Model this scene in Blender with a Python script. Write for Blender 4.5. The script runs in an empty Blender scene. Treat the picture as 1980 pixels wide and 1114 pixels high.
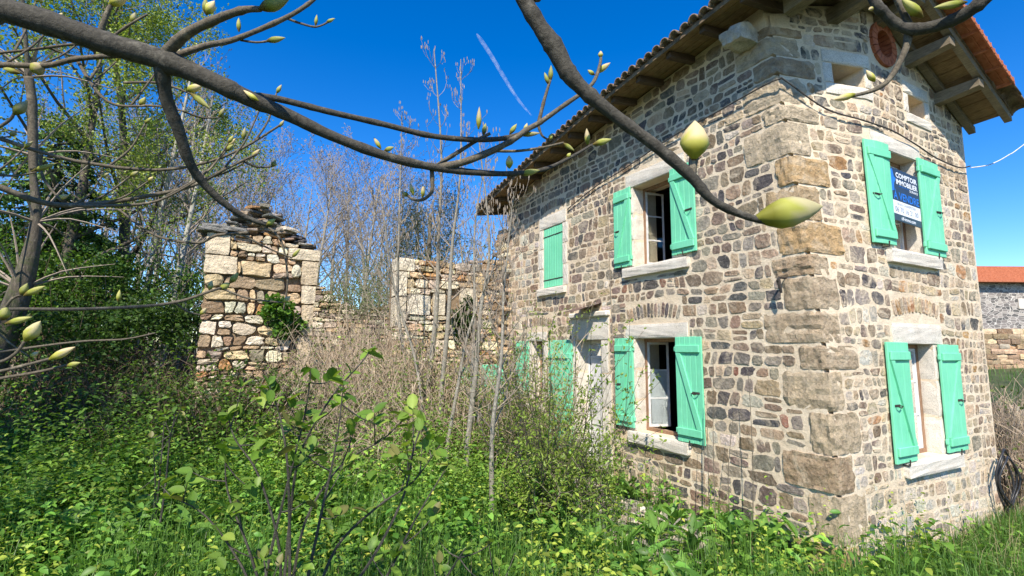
import bpy, math, random
import numpy as np
from mathutils import Vector, Matrix
random.seed(11); rng = np.random.default_rng(11)
U = random.uniform
SC = bpy.context.scene
COL = SC.collection

# ------------------------------------------------------------------ camera
F_PX, HEAD, PITCH, ROLL = 960.0, 28.368, 6.98, 0.439
CAM = np.array([-4.872, -2.761, 2.10])
def basis():
    h, p, r = np.radians([HEAD, PITCH, ROLL])
    Fw = np.array([math.sin(h)*math.cos(p), math.cos(h)*math.cos(p), math.sin(p)])
    R = np.array([math.cos(h), -math.sin(h), 0.]); Up = np.cross(R, Fw)
    return R*math.cos(r)+Up*math.sin(r), -R*math.sin(r)+Up*math.cos(r), Fw
CR, CU, CF = basis()
cam = bpy.data.cameras.new('camera'); camo = bpy.data.objects.new('camera', cam); COL.objects.link(camo)
camo.matrix_world = Matrix(((CR[0], CU[0], -CF[0], CAM[0]), (CR[1], CU[1], -CF[1], CAM[1]), (CR[2], CU[2], -CF[2], CAM[2]), (0, 0, 0, 1)))
cam.sensor_width = 36; cam.lens = F_PX/1980*36; cam.clip_start = .05; cam.clip_end = 6000
SC.camera = camo
SC.render.resolution_x, SC.render.resolution_y = 1024, 576

# ------------------------------------------------------------------ sky, sun, exposure
SUN_H = np.array([-.607, -.794]); SUN_EL = math.radians(46)
world = bpy.data.worlds.new('World'); SC.world = world; world.use_nodes = True
wn = world.node_tree; wn.nodes.clear()
sky = wn.nodes.new('ShaderNodeTexSky'); sky.sky_type = 'NISHITA'; sky.sun_disc = False
sky.sun_elevation = SUN_EL; sky.sun_rotation = math.atan2(SUN_H[0], SUN_H[1])
sky.air_density = 1.0; sky.dust_density = 0.05; sky.ozone_density = 2.0; sky.altitude = 1000
bg = wn.nodes.new('ShaderNodeBackground'); bg.inputs[1].default_value = 0.15
wo = wn.nodes.new('ShaderNodeOutputWorld')
hs = wn.nodes.new('ShaderNodeHueSaturation'); hs.inputs['Hue'].default_value = .511; hs.inputs['Saturation'].default_value = 1.45
wn.links.new(sky.outputs[0], hs.inputs['Color']); wn.links.new(hs.outputs[0], bg.inputs[0]); wn.links.new(bg.outputs[0], wo.inputs[0])
sl = bpy.data.lights.new('sun', 'SUN'); so = bpy.data.objects.new('sun', sl); COL.objects.link(so)
sl.energy = 5.0; sl.angle = math.radians(.53); sl.color = (1, .925, .80)
sdir = Vector((SUN_H[0]*math.cos(SUN_EL), SUN_H[1]*math.cos(SUN_EL), math.sin(SUN_EL)))
so.rotation_euler = sdir.to_track_quat('Z', 'Y').to_euler(); so.location = (-12, -16, 20)
SC.view_settings.view_transform = 'Standard'; SC.view_settings.look = 'None'
SC.view_settings.exposure = 0.7; SC.view_settings.gamma = 1.0
SC.render.engine = 'CYCLES'
SC.cycles.transparent_max_bounces = 24; SC.cycles.max_bounces = 8

def proj(q):
    v = np.asarray(q, float)-CAM; d = v@CF
    return 990+F_PX*(v@CR)/d, 557-F_PX*(v@CU)/d, d
def at(x, y, dep):
    return CAM + (CR*(x-990)/F_PX - CU*(y-557)/F_PX + CF)*dep

# ------------------------------------------------------------------ helpers
def new_obj(name, data, parent=None, label=None, cat=None, group=None, kind=None, loc=None):
    o = bpy.data.objects.new(name, data); COL.objects.link(o)
    if parent is not None: o.parent = parent
    if loc is not None: o.location = loc
    for k, v in (('label', label), ('category', cat), ('group', group), ('kind', kind)):
        if v: o[k] = v
    return o
def thing(name, label, cat, loc=(0, 0, 0), group=None):
    return new_obj(name, None, None, label, cat, group, None, loc)
def make_mesh(name, V, F, mat, cols=None, smooth=False):
    me = bpy.data.meshes.new(name)
    V = np.asarray(V, np.float32).reshape(-1, 3)
    if isinstance(F, np.ndarray):
        n, k = F.shape
        me.vertices.add(len(V)); me.vertices.foreach_set('co', V.ravel())
        me.loops.add(n*k); me.loops.foreach_set('vertex_index', F.astype(np.int32).ravel())
        me.polygons.add(n); me.polygons.foreach_set('loop_start', np.arange(0, n*k, k, dtype=np.int32))
        me.polygons.foreach_set('loop_total', np.full(n, k, np.int32)); me.update(calc_edges=True)
    else:
        lt = np.array([len(f) for f in F], np.int32); lv = np.array([i for f in F for i in f], np.int32)
        me.vertices.add(len(V)); me.vertices.foreach_set('co', V.ravel())
        me.loops.add(len(lv)); me.loops.foreach_set('vertex_index', lv)
        me.polygons.add(len(lt)); me.polygons.foreach_set('loop_start', np.concatenate(([0], np.cumsum(lt)[:-1])).astype(np.int32))
        me.polygons.foreach_set('loop_total', lt); me.update(calc_edges=True)
    me.validate()
    if cols is not None:
        a = me.color_attributes.new('col', 'FLOAT_COLOR', 'POINT')
        c = np.ones((len(V), 4), np.float32); c[:, :3] = np.asarray(cols, np.float32).reshape(-1, 3)
        a.data.foreach_set('color', c.ravel())
    me.polygons.foreach_set('use_smooth', np.full(len(me.polygons), bool(smooth)))
    me.materials.append(mat)
    return me
class MB:
    def __init__(s): s.V = []; s.F = []; s.C = []
    def add(s, V, F, col=None):
        b = len(s.V); s.V.extend([tuple(v) for v in V]); s.F.extend([tuple(i+b for i in f) for f in F])
        if col is not None: s.C.extend([col]*len(V))
        return s
    def box(s, p0, p1, mp=None, col=None, jit=0.):
        x0, y0, z0 = p0; x1, y1, z1 = p1
        V = [(x0, y0, z0), (x1, y0, z0), (x1, y1, z0), (x0, y1, z0), (x0, y0, z1), (x1, y0, z1), (x1, y1, z1), (x0, y1, z1)]
        if jit: V = [(a+U(-jit, jit), b+U(-jit, jit), c+U(-jit, jit)) for a, b, c in V]
        if mp: V = [mp(*v) for v in V]
        return s.add(V, [(0, 3, 2, 1), (4, 5, 6, 7), (0, 1, 5, 4), (1, 2, 6, 5), (2, 3, 7, 6), (3, 0, 4, 7)], col)
    def bbox(s, p0, p1, mp=None, bv=.006, col=None):
        # bevelled box (44 triangles)
        c = [(p0[i]+p1[i])/2 for i in range(3)]; h = [(p1[i]-p0[i])/2 for i in range(3)]
        b = min(bv, min(abs(x) for x in h)*.45)
        V = []; idx = {}
        for sx in (-1, 1):
            for sy in (-1, 1):
                for sz in (-1, 1):
                    for a in range(3):
                        q = [c[0]+sx*(h[0]-b), c[1]+sy*(h[1]-b), c[2]+sz*(h[2]-b)]
                        sg = (sx, sy, sz); q[a] = c[a]+sg[a]*h[a]
                        idx[(sx, sy, sz, a)] = len(V); V.append(tuple(q))
        Fs = []
        for a in range(3):
            o1, o2 = (a+1) % 3, (a+2) % 3
            for sg in (-1, 1):
                f = []
                for u, v in ((-1, -1), (1, -1), (1, 1), (-1, 1)):
                    k = [0, 0, 0]; k[a] = sg; k[o1] = u; k[o2] = v; f.append(idx[(k[0], k[1], k[2], a)])
                Fs.append(f if sg > 0 else f[::-1])
        for a in range(3):
            o1, o2 = (a+1) % 3, (a+2) % 3
            for s1 in (-1, 1):
                for s2 in (-1, 1):
                    k = [0, 0, 0]; k[o1] = s1; k[o2] = s2
                    km = list(k); km[a] = -1; kp = list(k); kp[a] = 1
                    f = [idx[(*km, o1)], idx[(*kp, o1)], idx[(*kp, o2)], idx[(*km, o2)]]
                    Fs.append(f if s1*s2 < 0 else f[::-1])
        for sx in (-1, 1):
            for sy in (-1, 1):
                for sz in (-1, 1):
                    f = [idx[(sx, sy, sz, a)] for a in range(3)]
                    Fs.append(f if sx*sy*sz > 0 else f[::-1])
        if mp: V = [mp(*v) for v in V]
        return s.add(V, Fs, col)
    def tube(s, pts, rad, sides=5, col=None, cap=True):
        pts = [Vector(p) for p in pts]; n = len(pts); V = []; Fc = []
        d0 = (pts[1]-pts[0]).normalized()
        ref = Vector((0, 0, 1)) if abs(d0.z) < .9 else Vector((1, 0, 0))
        a = d0.cross(ref).normalized()
        cs = [(math.cos(2*math.pi*k/sides), math.sin(2*math.pi*k/sides)) for k in range(sides)]
        for i in range(n):
            d = (pts[min(i+1, n-1)]-pts[max(i-1, 0)])
            if d.length < 1e-9: d = d0
            d.normalize(); a = (a - d*a.dot(d))
            if a.length < 1e-6: a = d.orthogonal()
            a.normalize(); b = d.cross(a); r = rad[i] if hasattr(rad, '__len__') else rad
            for c, q in cs: V.append(pts[i]+(a*c+b*q)*r)
        for i in range(n-1):
            for k in range(sides):
                k2 = (k+1) % sides
                Fc.append((i*sides+k, i*sides+k2, (i+1)*sides+k2, (i+1)*sides+k))
        if cap: Fc.append(tuple(range((n-1)*sides, n*sides))); Fc.append(tuple(range(sides-1, -1, -1)))
        return s.add(V, Fc, col)
    def build(s, name, mat, parent=None, smooth=False, org=None, **kw):
        V = np.array(s.V, np.float32)
        if org is not None: V = V-np.asarray(org, np.float32)
        me = make_mesh(name, V, s.F, mat, s.C if s.C else None, smooth)
        return new_obj(name, me, parent, **kw)

def n3(p, f=1.0, seed=0.):
    p = np.asarray(p, float)*f; x, y, z = p[..., 0], p[..., 1], p[..., 2]
    return (np.sin(1.7*x+2.3*y+seed)+np.sin(2.9*y-1.3*z+seed*1.7)+np.sin(2.1*z+1.9*x+seed*2.3)+.5*np.sin(4.3*x-3.7*z+seed)+.5*np.sin(5.1*y+4.7*z-seed))/4.0

CUBE = {}
def cube_grid(k):
    if k in CUBE: return CUBE[k]
    key = {}; V = []; Fs = []
    def vid(p):
        q = tuple(np.round(p, 5))
        if q not in key: key[q] = len(V); V.append(q)
        return key[q]
    for a in range(3):
        o1, o2 = (a+1) % 3, (a+2) % 3
        for sg in (-1, 1):
            for i in range(k):
                for j in range(k):
                    f = []
                    for di, dj in ((0, 0), (1, 0), (1, 1), (0, 1)):
                        p = [0, 0, 0]; p[a] = sg; p[o1] = -1+2*(i+di)/k; p[o2] = -1+2*(j+dj)/k; f.append(vid(p))
                    Fs.append(tuple(f) if sg > 0 else tuple(f[::-1]))
    CUBE[k] = (np.array(V), Fs); return CUBE[k]
def rock(c, size, k=3, rnd=.25, noise=.06, seed=None, rot=None):
    """rounded, uneven block"""
    G, Fs = cube_grid(k); seed = U(0, 99) if seed is None else seed
    L = np.linalg.norm(G, axis=1, keepdims=True)
    S = G*(1-rnd)+G/L*rnd*1.25
    h = np.asarray(size)/2
    V = S*h
    V = V + (S/np.linalg.norm(S, axis=1, keepdims=True))*(n3(S, 1.9, seed)*noise*min(size)*1.2)[:, None] + rng.normal(0, noise*.16*min(size), V.shape)
    if rot is not None: V = V@np.array(Matrix.Rotation(rot[0], 3, 'X')@Matrix.Rotation(rot[1], 3, 'Y')@Matrix.Rotation(rot[2], 3, 'Z')).T
    return V+np.asarray(c), Fs

def smoothpath(P, n=4):
    P = [np.asarray(p, float) for p in P]; out = []
    for i in range(len(P)-1):
        p0, p1, p2, p3 = P[max(i-1, 0)], P[i], P[i+1], P[min(i+2, len(P)-1)]
        for k in range(n):
            t = k/n
            out.append(.5*((2*p1)+(-p0+p2)*t+(2*p0-5*p1+4*p2-p3)*t*t+(-p0+3*p1-3*p2+p3)*t**3))
    out.append(P[-1]); return out

# leaves: M leaves in one array, 7 vertices and 6 triangles each
def leaf_arrays(pos, axis, nrm, ln, wd, fold=.15, curl=.12):
    M = len(pos); axis = axis/np.linalg.norm(axis, axis=1, keepdims=True)
    side = np.cross(nrm, axis); sn = np.linalg.norm(side, axis=1, keepdims=True); sn[sn < 1e-6] = 1; side /= sn
    up = np.cross(axis, side); ln = np.broadcast_to(ln, (M,)); wd = np.broadcast_to(wd, (M,))
    prof = [(0, 0, 0), (.28, -.9, fold), (.28, .9, fold), (.5, 0, 0), (.66, -.78, fold-.4*curl), (.66, .78, fold-.4*curl), (1, 0, -curl)]
    V = np.zeros((M, 7, 3))
    for i, (a, b, c) in enumerate(prof):
        V[:, i] = pos+axis*(a*ln)[:, None]+side*(b*wd/2)[:, None]+up*(c*ln)[:, None]
    base = (np.arange(M)*7)[:, None, None]
    T = np.array([(0, 3, 1), (0, 2, 3), (1, 3, 4), (2, 5, 3), (4, 3, 6), (5, 6, 3)])[None]
    return V.reshape(-1, 3), (base+T).reshape(-1, 3)
def leaf_small(pos, axis, nrm, ln, wd, fold=.12):
    M = len(pos); axis = axis/np.linalg.norm(axis, axis=1, keepdims=True)
    side = np.cross(nrm, axis); sn = np.linalg.norm(side, axis=1, keepdims=True); sn[sn < 1e-6] = 1; side /= sn
    up = np.cross(axis, side); ln = np.broadcast_to(ln, (M,)); wd = np.broadcast_to(wd, (M,))
    V = np.zeros((M, 4, 3))
    for i, (a, b, c) in enumerate([(0, 0, 0), (.5, -1, fold), (.5, 1, fold), (1, 0, -fold)]):
        V[:, i] = pos+axis*(a*ln)[:, None]+side*(b*wd/2)[:, None]+up*(c*ln)[:, None]
    base = (np.arange(M)*4)[:, None, None]
    return V.reshape(-1, 3), (base+np.array([(0, 2, 1), (1, 2, 3)])[None]).reshape(-1, 3)
def leafcols(M, k, c0, c1, var=.25):
    t = rng.random((M, 1)); c = np.asarray(c0)*(1-t)+np.asarray(c1)*t
    c = c*(1+rng.normal(0, var, (M, 1))).clip(.35, 1.9)
    return np.repeat(c, k, axis=0)
def rdir(M, zb=0., zs=1.):
    d = rng.normal(0, 1, (M, 3)); d[:, 2] = d[:, 2]*zs+zb; return d/np.linalg.norm(d, axis=1, keepdims=True)

# ------------------------------------------------------------------ materials
def mat_base(name):
    m = bpy.data.materials.new(name); m.use_nodes = True; nt = m.node_tree
    return m, nt, nt.nodes['Principled BSDF']
def N(nt, t, **kw):
    n = nt.nodes.new(t)
    for k, v in kw.items():
        if k in n.inputs: n.inputs[k].default_value = v
        else: setattr(n, k, v)
    return n
def L(nt, a, b): nt.links.new(a, b)
def ramp(nt, src, stops):
    r = nt.nodes.new('ShaderNodeValToRGB'); e = r.color_ramp.elements
    while len(e) < len(stops): e.new(.5)
    for i, (p, c) in enumerate(stops): e[i].position = p; e[i].color = (*c, 1)
    L(nt, src, r.inputs[0]); return r.outputs[0]
def mixc(nt, fac, a, b, mode='MIX'):
    m = nt.nodes.new('ShaderNodeMix'); m.data_type = 'RGBA'; m.blend_type = mode
    for s, v in ((m.inputs[0], fac), (m.inputs[6], a), (m.inputs[7], b)):
        if hasattr(v, 'links'): L(nt, v, s)
        elif isinstance(v, (tuple, list)): s.default_value = (*v, 1)
        else: s.default_value = v
    return m.outputs[2]
def noise(nt, co, scale, detail=5, rough=.6, dist=0.):
    n = N(nt, 'ShaderNodeTexNoise', Scale=scale, Detail=detail, Roughness=rough, Distortion=dist); L(nt, co, n.inputs['Vector']); return n.outputs[0]
def bump(nt, bs, srcs):
    prev = None
    for h, dist in srcs:
        b = N(nt, 'ShaderNodeBump', Strength=1.0, Distance=dist); L(nt, h, b.inputs['Height'])
        if prev is not None: L(nt, prev, b.inputs['Normal'])
        prev = b.outputs[0]
    L(nt, prev, bs.inputs['Normal'])
def pos(nt): return nt.nodes.new('ShaderNodeNewGeometry').outputs['Position']
def objco(nt): return nt.nodes.new('ShaderNodeTexCoord').outputs['Object']

def stone_mat(name, tint=(1, 1, 1), lichen=(.55, .5, .42), lam=.5, bm=1.0, smear=None, slo=.47):
    m, nt, bs = mat_base(name); p = pos(nt)
    a = N(nt, 'ShaderNodeAttribute', attribute_name='col')
    c = mixc(nt, 1., a.outputs[0], tint, 'MULTIPLY')
    v = ramp(nt, noise(nt, p, 9, 8, .7), [(.25, (.55, .52, .5)), (.5, (1, 1, 1)), (.75, (1.4, 1.36, 1.3))])
    c = mixc(nt, 1., c, v, 'MULTIPLY')
    v2 = ramp(nt, noise(nt, p, 90, 4, .7), [(.3, (.7, .7, .7)), (.55, (1, 1, 1)), (.72, (1.3, 1.3, 1.3))])
    c = mixc(nt, .8, c, v2, 'MULTIPLY')
    lf = ramp(nt, noise(nt, p, 22, 7, .75, .6), [(.55, (0, 0, 0)), (.68, (1, 1, 1))])
    lf = mixc(nt, 1., lf, (lam, lam, lam), 'MULTIPLY')
    c = mixc(nt, lf, c, lichen)
    if smear:
        sf = ramp(nt, noise(nt, p, 5, 6, .7, .8), [(slo, (0, 0, 0)), (slo+.14, (smear[1],)*3)])
        c = mixc(nt, sf, c, smear[0])
    L(nt, c, bs.inputs['Base Color']); bs.inputs['Roughness'].default_value = .95; bs.inputs['Specular IOR Level'].default_value = .15
    w = N(nt, 'ShaderNodeTexVoronoi', Scale=26.0); L(nt, p, w.inputs['Vector'])
    bump(nt, bs, [(noise(nt, p, 14, 8, .75), .035*bm), (w.outputs[0], .008*bm), (noise(nt, p, 120, 3, .6), .004*bm)])
    return m
def simple_mat(name, c0, c1, scale=8, rough=.85, bm=.004, bscale=60, spec=.2, coord='pos', contrast=(.35, .65)):
    m, nt, bs = mat_base(name); p = pos(nt) if coord == 'pos' else objco(nt)
    L(nt, ramp(nt, noise(nt, p, scale, 7, .7), [(contrast[0], c0), (contrast[1], c1)]), bs.inputs['Base Color'])
    bs.inputs['Roughness'].default_value = rough; bs.inputs['Specular IOR Level'].default_value = spec
    if bm: bump(nt, bs, [(noise(nt, p, bscale, 5, .7), bm)])
    return m
def wood_mat(name, c0, c1, stretch, rough=.85, bm=.0009):
    m, nt, bs = mat_base(name); p = pos(nt)
    mp = N(nt, 'ShaderNodeMapping'); mp.inputs['Scale'].default_value = stretch; L(nt, p, mp.inputs[0])
    g = noise(nt, mp.outputs[0], 9, 8, .7, .3); big = noise(nt, p, 3, 5, .7)
    c = ramp(nt, g, [(.3, c0), (.7, c1)])
    c = mixc(nt, .8, c, ramp(nt, big, [(.3, (.55, .55, .55)), (.7, (1.25, 1.25, 1.25))]), 'MULTIPLY')
    L(nt, c, bs.inputs['Base Color']); bs.inputs['Roughness'].default_value = rough; bs.inputs['Specular IOR Level'].default_value = .2
    bump(nt, bs, [(g, bm)]); return m
def leaf_mat(name, gloss=.35, trans=.4, rough=.45, tint=None):
    m, nt, bs = mat_base(name)
    a = N(nt, 'ShaderNodeAttribute', attribute_name='col'); c = a.outputs[0]
    if tint is None:
        oi = nt.nodes.new('ShaderNodeObjectInfo')
        c = mixc(nt, 1., c, ramp(nt, oi.outputs['Random'], [(0., (.75, .75, .75)), (1., (1.25, 1.2, 1.1))]), 'MULTIPLY')
    L(nt, c, bs.inputs['Base Color']); bs.inputs['Roughness'].default_value = rough; bs.inputs['Specular IOR Level'].default_value = gloss
    t = nt.nodes.new('ShaderNodeBsdfTranslucent')
    tc = mixc(nt, 1., c, (1.3, 1.35, .55), 'MULTIPLY'); L(nt, tc, t.inputs[0])
    mx = nt.nodes.new('ShaderNodeMixShader'); mx.inputs[0].default_value = trans
    L(nt, bs.outputs[0], mx.inputs[1]); L(nt, t.outputs[0], mx.inputs[2])
    L(nt, mx.outputs[0], nt.nodes['Material Output'].inputs['Surface']); return m
def bark_mat(name, c0, c1, sc=(30, 30, 8), bm=.006, moss=None):
    m, nt, bs = mat_base(name); p = pos(nt)
    mp = N(nt, 'ShaderNodeMapping'); mp.inputs['Scale'].default_value = sc; L(nt, p, mp.inputs[0])
    g = noise(nt, mp.outputs[0], 2.2, 7, .7, .5); c = ramp(nt, g, [(.32, c0), (.68, c1)])
    c = mixc(nt, ramp(nt, noise(nt, p, 26, 5, .7), [(.56, (0, 0, 0)), (.66, (.6, .6, .6))]), c, tuple(min(.7, x*1.9) for x in c1))
    if moss: c = mixc(nt, ramp(nt, noise(nt, p, 5, 5, .7), [(.5, (0, 0, 0)), (.62, (.8, .8, .8))]), c, moss)
    L(nt, c, bs.inputs['Base Color']); bs.inputs['Roughness'].default_value = .85; bs.inputs['Specular IOR Level'].default_value = .25
    bump(nt, bs, [(g, bm)]); return m

M_STONE = stone_mat('rubble_stone', smear=((.64, .53, .39), .5), slo=.5)
M_STONE_G = stone_mat('gable_stone', smear=((.65, .53, .385), .8), slo=.45)
M_QUOIN = stone_mat('granite_quoin', lichen=(.62, .5, .35), lam=.4, bm=1.3, smear=((.64, .52, .37), .55))
M_RUIN = stone_mat('ruin_stone', tint=(1.25, 1.2, 1.1), lichen=(.66, .6, .48), lam=.6, bm=1.2)
M_SLATE = stone_mat('slate_slab', lichen=(.42, .41, .38), lam=.6)
def mortar_mat():
    m, nt, bs = mat_base('lime_mortar'); p = pos(nt)
    c = ramp(nt, noise(nt, p, 2.2, 8, .7), [(.3, (.60, .475, .335)), (.5, (.71, .585, .425)), (.72, (.78, .68, .53))])
    c = mixc(nt, .7, c, ramp(nt, noise(nt, p, 60, 5, .75), [(.3, (.72, .7, .68)), (.6, (1.08, 1.08, 1.08))]), 'MULTIPLY')
    st = ramp(nt, noise(nt, p, 1.3, 6, .75, .4), [(.56, (0, 0, 0)), (.7, (.45, .45, .45))])
    c = mixc(nt, st, c, (.5, .33, .19))
    L(nt, c, bs.inputs['Base Color']); bs.inputs['Roughness'].default_value = .95; bs.inputs['Specular IOR Level'].default_value = .1
    bump(nt, bs, [(noise(nt, p, 9, 8, .75), .022), (noise(nt, p, 70, 4, .7), .005)]); return m
M_MORTAR = mortar_mat()
M_EARTH = simple_mat('earth_mortar', (.16, .11, .07), (.30, .22, .14), 6, .95, .03, 14, .1)
def granite_mat():
    m, nt, bs = mat_base('dressed_granite'); p = pos(nt)
    c = ramp(nt, noise(nt, p, 3, 7, .7), [(.3, (.56, .50, .42)), (.7, (.75, .70, .61))])
    c = mixc(nt, 1., c, ramp(nt, noise(nt, p, 110, 3, .8), [(.33, (.5, .48, .46)), (.5, (1, 1, 1)), (.7, (1.15, 1.15, 1.15))]), 'MULTIPLY')
    L(nt, c, bs.inputs['Base Color']); bs.inputs['Roughness'].default_value = .9; bs.inputs['Specular IOR Level'].default_value = .15
    bump(nt, bs, [(noise(nt, p, 30, 8, .8), .005), (noise(nt, p, 120, 3, .7), .002)]); return m
M_GRAN = granite_mat()
def paint_mat():
    m, nt, bs = mat_base('mint_paint'); p = pos(nt)
    mp = N(nt, 'ShaderNodeMapping'); mp.inputs['Scale'].default_value = (14, 14, 1.2); L(nt, p, mp.inputs[0])
    g = noise(nt, mp.outputs[0], 5, 6, .7)
    c = ramp(nt, noise(nt, p, 2.5, 6, .7), [(.3, (.15, .56, .33)), (.7, (.20, .65, .41))])
    c = mixc(nt, .5, c, ramp(nt, g, [(.3, (.74, .76, .75)), (.7, (1.08, 1.07, 1.07))]), 'MULTIPLY')
    sc = ramp(nt, noise(nt, p, 16, 8, .8, .5), [(.62, (0, 0, 0)), (.68, (.75, .75, .75))])
    c = mixc(nt, sc, c, (.34, .50, .38))
    c = mixc(nt, ramp(nt, noise(nt, p, 38, 4, .8), [(.69, (0, 0, 0)), (.72, (.8, .8, .8))]), c, (.16, .13, .09))
    L(nt, c, bs.inputs['Base Color']); bs.inputs['Roughness'].default_value = .55; bs.inputs['Specular IOR Level'].default_value = .35
    bump(nt, bs, [(g, .0005), (noise(nt, p, 16, 6, .7), .0012)]); return m
M_PAINT = paint_mat()
M_WOOD = wood_mat('weathered_wood', (.10, .07, .045), (.30, .22, .14), (1.2, 1.2, 1.2))
M_BOARD = wood_mat('soffit_board', (.13, .075, .035), (.36, .245, .13), (14, 1.0, 14))
M_BEAM = wood_mat('roof_beam', (.12, .095, .065), (.33, .27, .19), (14, 1.2, 14))
M_RAFTER = wood_mat('rafter_wood', (.055, .04, .03), (.16, .11, .075), (1.2, 14, 14))
M_FRAME = wood_mat('window_frame_wood', (.2, .11, .06), (.36, .23, .15), (18, 18, 1.5))
M_WHITE = simple_mat('old_white_paint', (.5, .49, .48), (.72, .71, .7), 9, .6, .002, 70)
M_IRON = simple_mat('dark_iron', (.02, .02, .02), (.07, .055, .045), 20, .7, .002, 90)
M_TILE = simple_mat('terracotta_tile', (.30, .09, .04), (.46, .17, .09), 12, .85, .004, 70)
M_OLDTILE = simple_mat('mossy_old_tile', (.10, .075, .055), (.28, .2, .13), 14, .95, .006, 50)
M_BRICK = simple_mat('red_brick', (.3, .085, .045), (.48, .17, .09), 14, .9, .006, 60)
M_METAL = simple_mat('rusty_sheet', (.075, .05, .042), (.16, .10, .08), 10, .6, .002, 60, .4)
M_SHADE_PLASTER = simple_mat('shade_toned_plaster', (.05, .045, .04), (.09, .08, .07), 3, .95, .004, 30)  # near-black tone stands in for the room's darkness, painted into the wall colour
M_CURTAIN = simple_mat('net_curtain', (.62, .63, .64), (.78, .78, .78), 4, .9, .004, 30)
M_BRANCH = bark_mat('foreground_bark', (.03, .027, .021), (.088, .08, .064), (40, 40, 40), .004)
M_TWIG = bark_mat('twig_bark', (.06, .05, .036), (.165, .138, .098), (60, 60, 60), .002)
M_ASH = bark_mat('ash_bark', (.17, .15, .12), (.34, .31, .255), (20, 20, 20), .006)
M_GREYTWIG = bark_mat('bare_twig', (.15, .12, .09), (.33, .275, .215), (30, 30, 30), .001)
M_TRUNK = bark_mat('dark_trunk', (.05, .042, .032), (.15, .125, .095), (14, 14, 4), .02, (.08, .09, .04))
M_PALE = bark_mat('pale_trunk', (.25, .23, .19), (.45, .43, .37), (18, 18, 6), .006, (.2, .21, .13))
M_DRY = simple_mat('dry_stems', (.28, .205, .14), (.56, .45, .33), 3, .9, 0)
M_BRAMBLE = simple_mat('bramble_stems', (.065, .045, .032), (.22, .16, .105), 3, .9, 0)
M_LEAF = leaf_mat('leaf', tint=1)
M_LEAFO = leaf_mat('big_leaf', gloss=.4, trans=.35, rough=.5)
M_BUD = leaf_mat('bud_scale', gloss=.2, trans=.2, rough=.6)
M_NEEDLE = leaf_mat('conifer_needles', gloss=.3, trans=.15, rough=.55, tint=1)
M_HOSE = simple_mat('black_hose', (.012, .013, .015), (.03, .03, .033), 12, .4, 0, 10, .5)
M_CABLE = simple_mat('cable_sheath', (.03, .028, .026), (.09, .08, .07), 12, .7, 0)
M_PEBBLE = stone_mat('pebble', lam=.2, bm=.3)
def glass_mat():
    m, nt, bs = mat_base('window_glass'); bs.inputs['Base Color'].default_value = (.9, .95, .95, 1)
    bs.inputs['Roughness'].default_value = .03; bs.inputs['Transmission Weight'].default_value = 1.; bs.inputs['IOR'].default_value = 1.45; return m
M_GLASS = glass_mat()
def flat_mat(name, c, rough=.5):
    m, nt, bs = mat_base(name); p = pos(nt)
    L(nt, ramp(nt, noise(nt, p, 6, 4, .6), [(.3, tuple(x*.9 for x in c)), (.7, tuple(min(1, x*1.08) for x in c))]), bs.inputs['Base Color'])
    bs.inputs['Roughness'].default_value = rough; return m
def ground_mat():
    m, nt, bs = mat_base('ground_soil'); p = pos(nt)
    g = ramp(nt, noise(nt, p, 1.6, 7, .7), [(.3, (.03, .045, .014)), (.5, (.055, .075, .022)), (.7, (.10, .09, .045))])
    s = ramp(nt, noise(nt, p, 30, 5, .8), [(.3, (.13, .11, .09)), (.55, (.32, .29, .26)), (.75, (.5, .48, .45))])
    sx = nt.nodes.new('ShaderNodeSeparateXYZ'); L(nt, p, sx.inputs[0])
    def rng_(o, a, b):
        mr = N(nt, 'ShaderNodeMapRange', interpolation_type='SMOOTHSTEP'); mr.inputs[1].default_value = a; mr.inputs[2].default_value = b; L(nt, o, mr.inputs[0]); return mr.outputs[0]
    def mul(a, b):
        q = N(nt, 'ShaderNodeMath', operation='MULTIPLY'); L(nt, a, q.inputs[0]); L(nt, b, q.inputs[1]); return q.outputs[0]
    band = mul(mul(rng_(sx.outputs[0], -2.0, -1.2), rng_(sx.outputs[0], .3, -.1)), mul(rng_(sx.outputs[1], .2, 1.0), rng_(sx.outputs[1], 5.4, 4.4)))
    L(nt, mixc(nt, band, g, s), bs.inputs['Base Color']); bs.inputs['Roughness'].default_value = .95
    bump(nt, bs, [(noise(nt, p, 12, 7, .7), .05)]); return m
M_GROUND = ground_mat()

# ------------------------------------------------------------------ terrain
def gz(x, y):
    x = np.asarray(x, float); y = np.asarray(y, float)
    z = .055*np.clip(y, -4, 9) + .045*np.clip(-x-5, 0, 12)
    z = z + .085*np.clip(x-6, 0, 24)*np.clip((x-6)/8, 0, 1) + .03*np.clip(y-9, 0, 60)
    return z + .05*np.sin(x*1.3+.7)*np.sin(y*1.1) + .03*np.sin(x*2.7+y*1.9)
def gz1(x, y): return float(gz(x, y))
ax = np.concatenate([np.linspace(-600, -40, 12), np.linspace(-30, -12, 10), np.linspace(-11.5, 8, 60), np.linspace(9, 40, 20), np.linspace(60, 600, 12)])
ay = np.concatenate([np.linspace(-600, -30, 10), np.linspace(-20, -5, 8), np.linspace(-4.5, 12, 50), np.linspace(13, 60, 24), np.linspace(80, 700, 12)])
GX, GY = np.meshgrid(ax, ay); GZ = gz(GX, GY)
GV = np.stack([GX, GY, GZ], -1).reshape(-1, 3); nx = len(ax)
ii, jj = np.meshgrid(np.arange(nx-1), np.arange(len(ay)-1)); q0 = (jj*nx+ii).ravel()
GF = np.stack([q0, q0+1, q0+nx+1, q0+nx], 1)
new_obj('ground', make_mesh('ground', GV, GF, M_GROUND, smooth=True), kind='structure')

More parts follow.
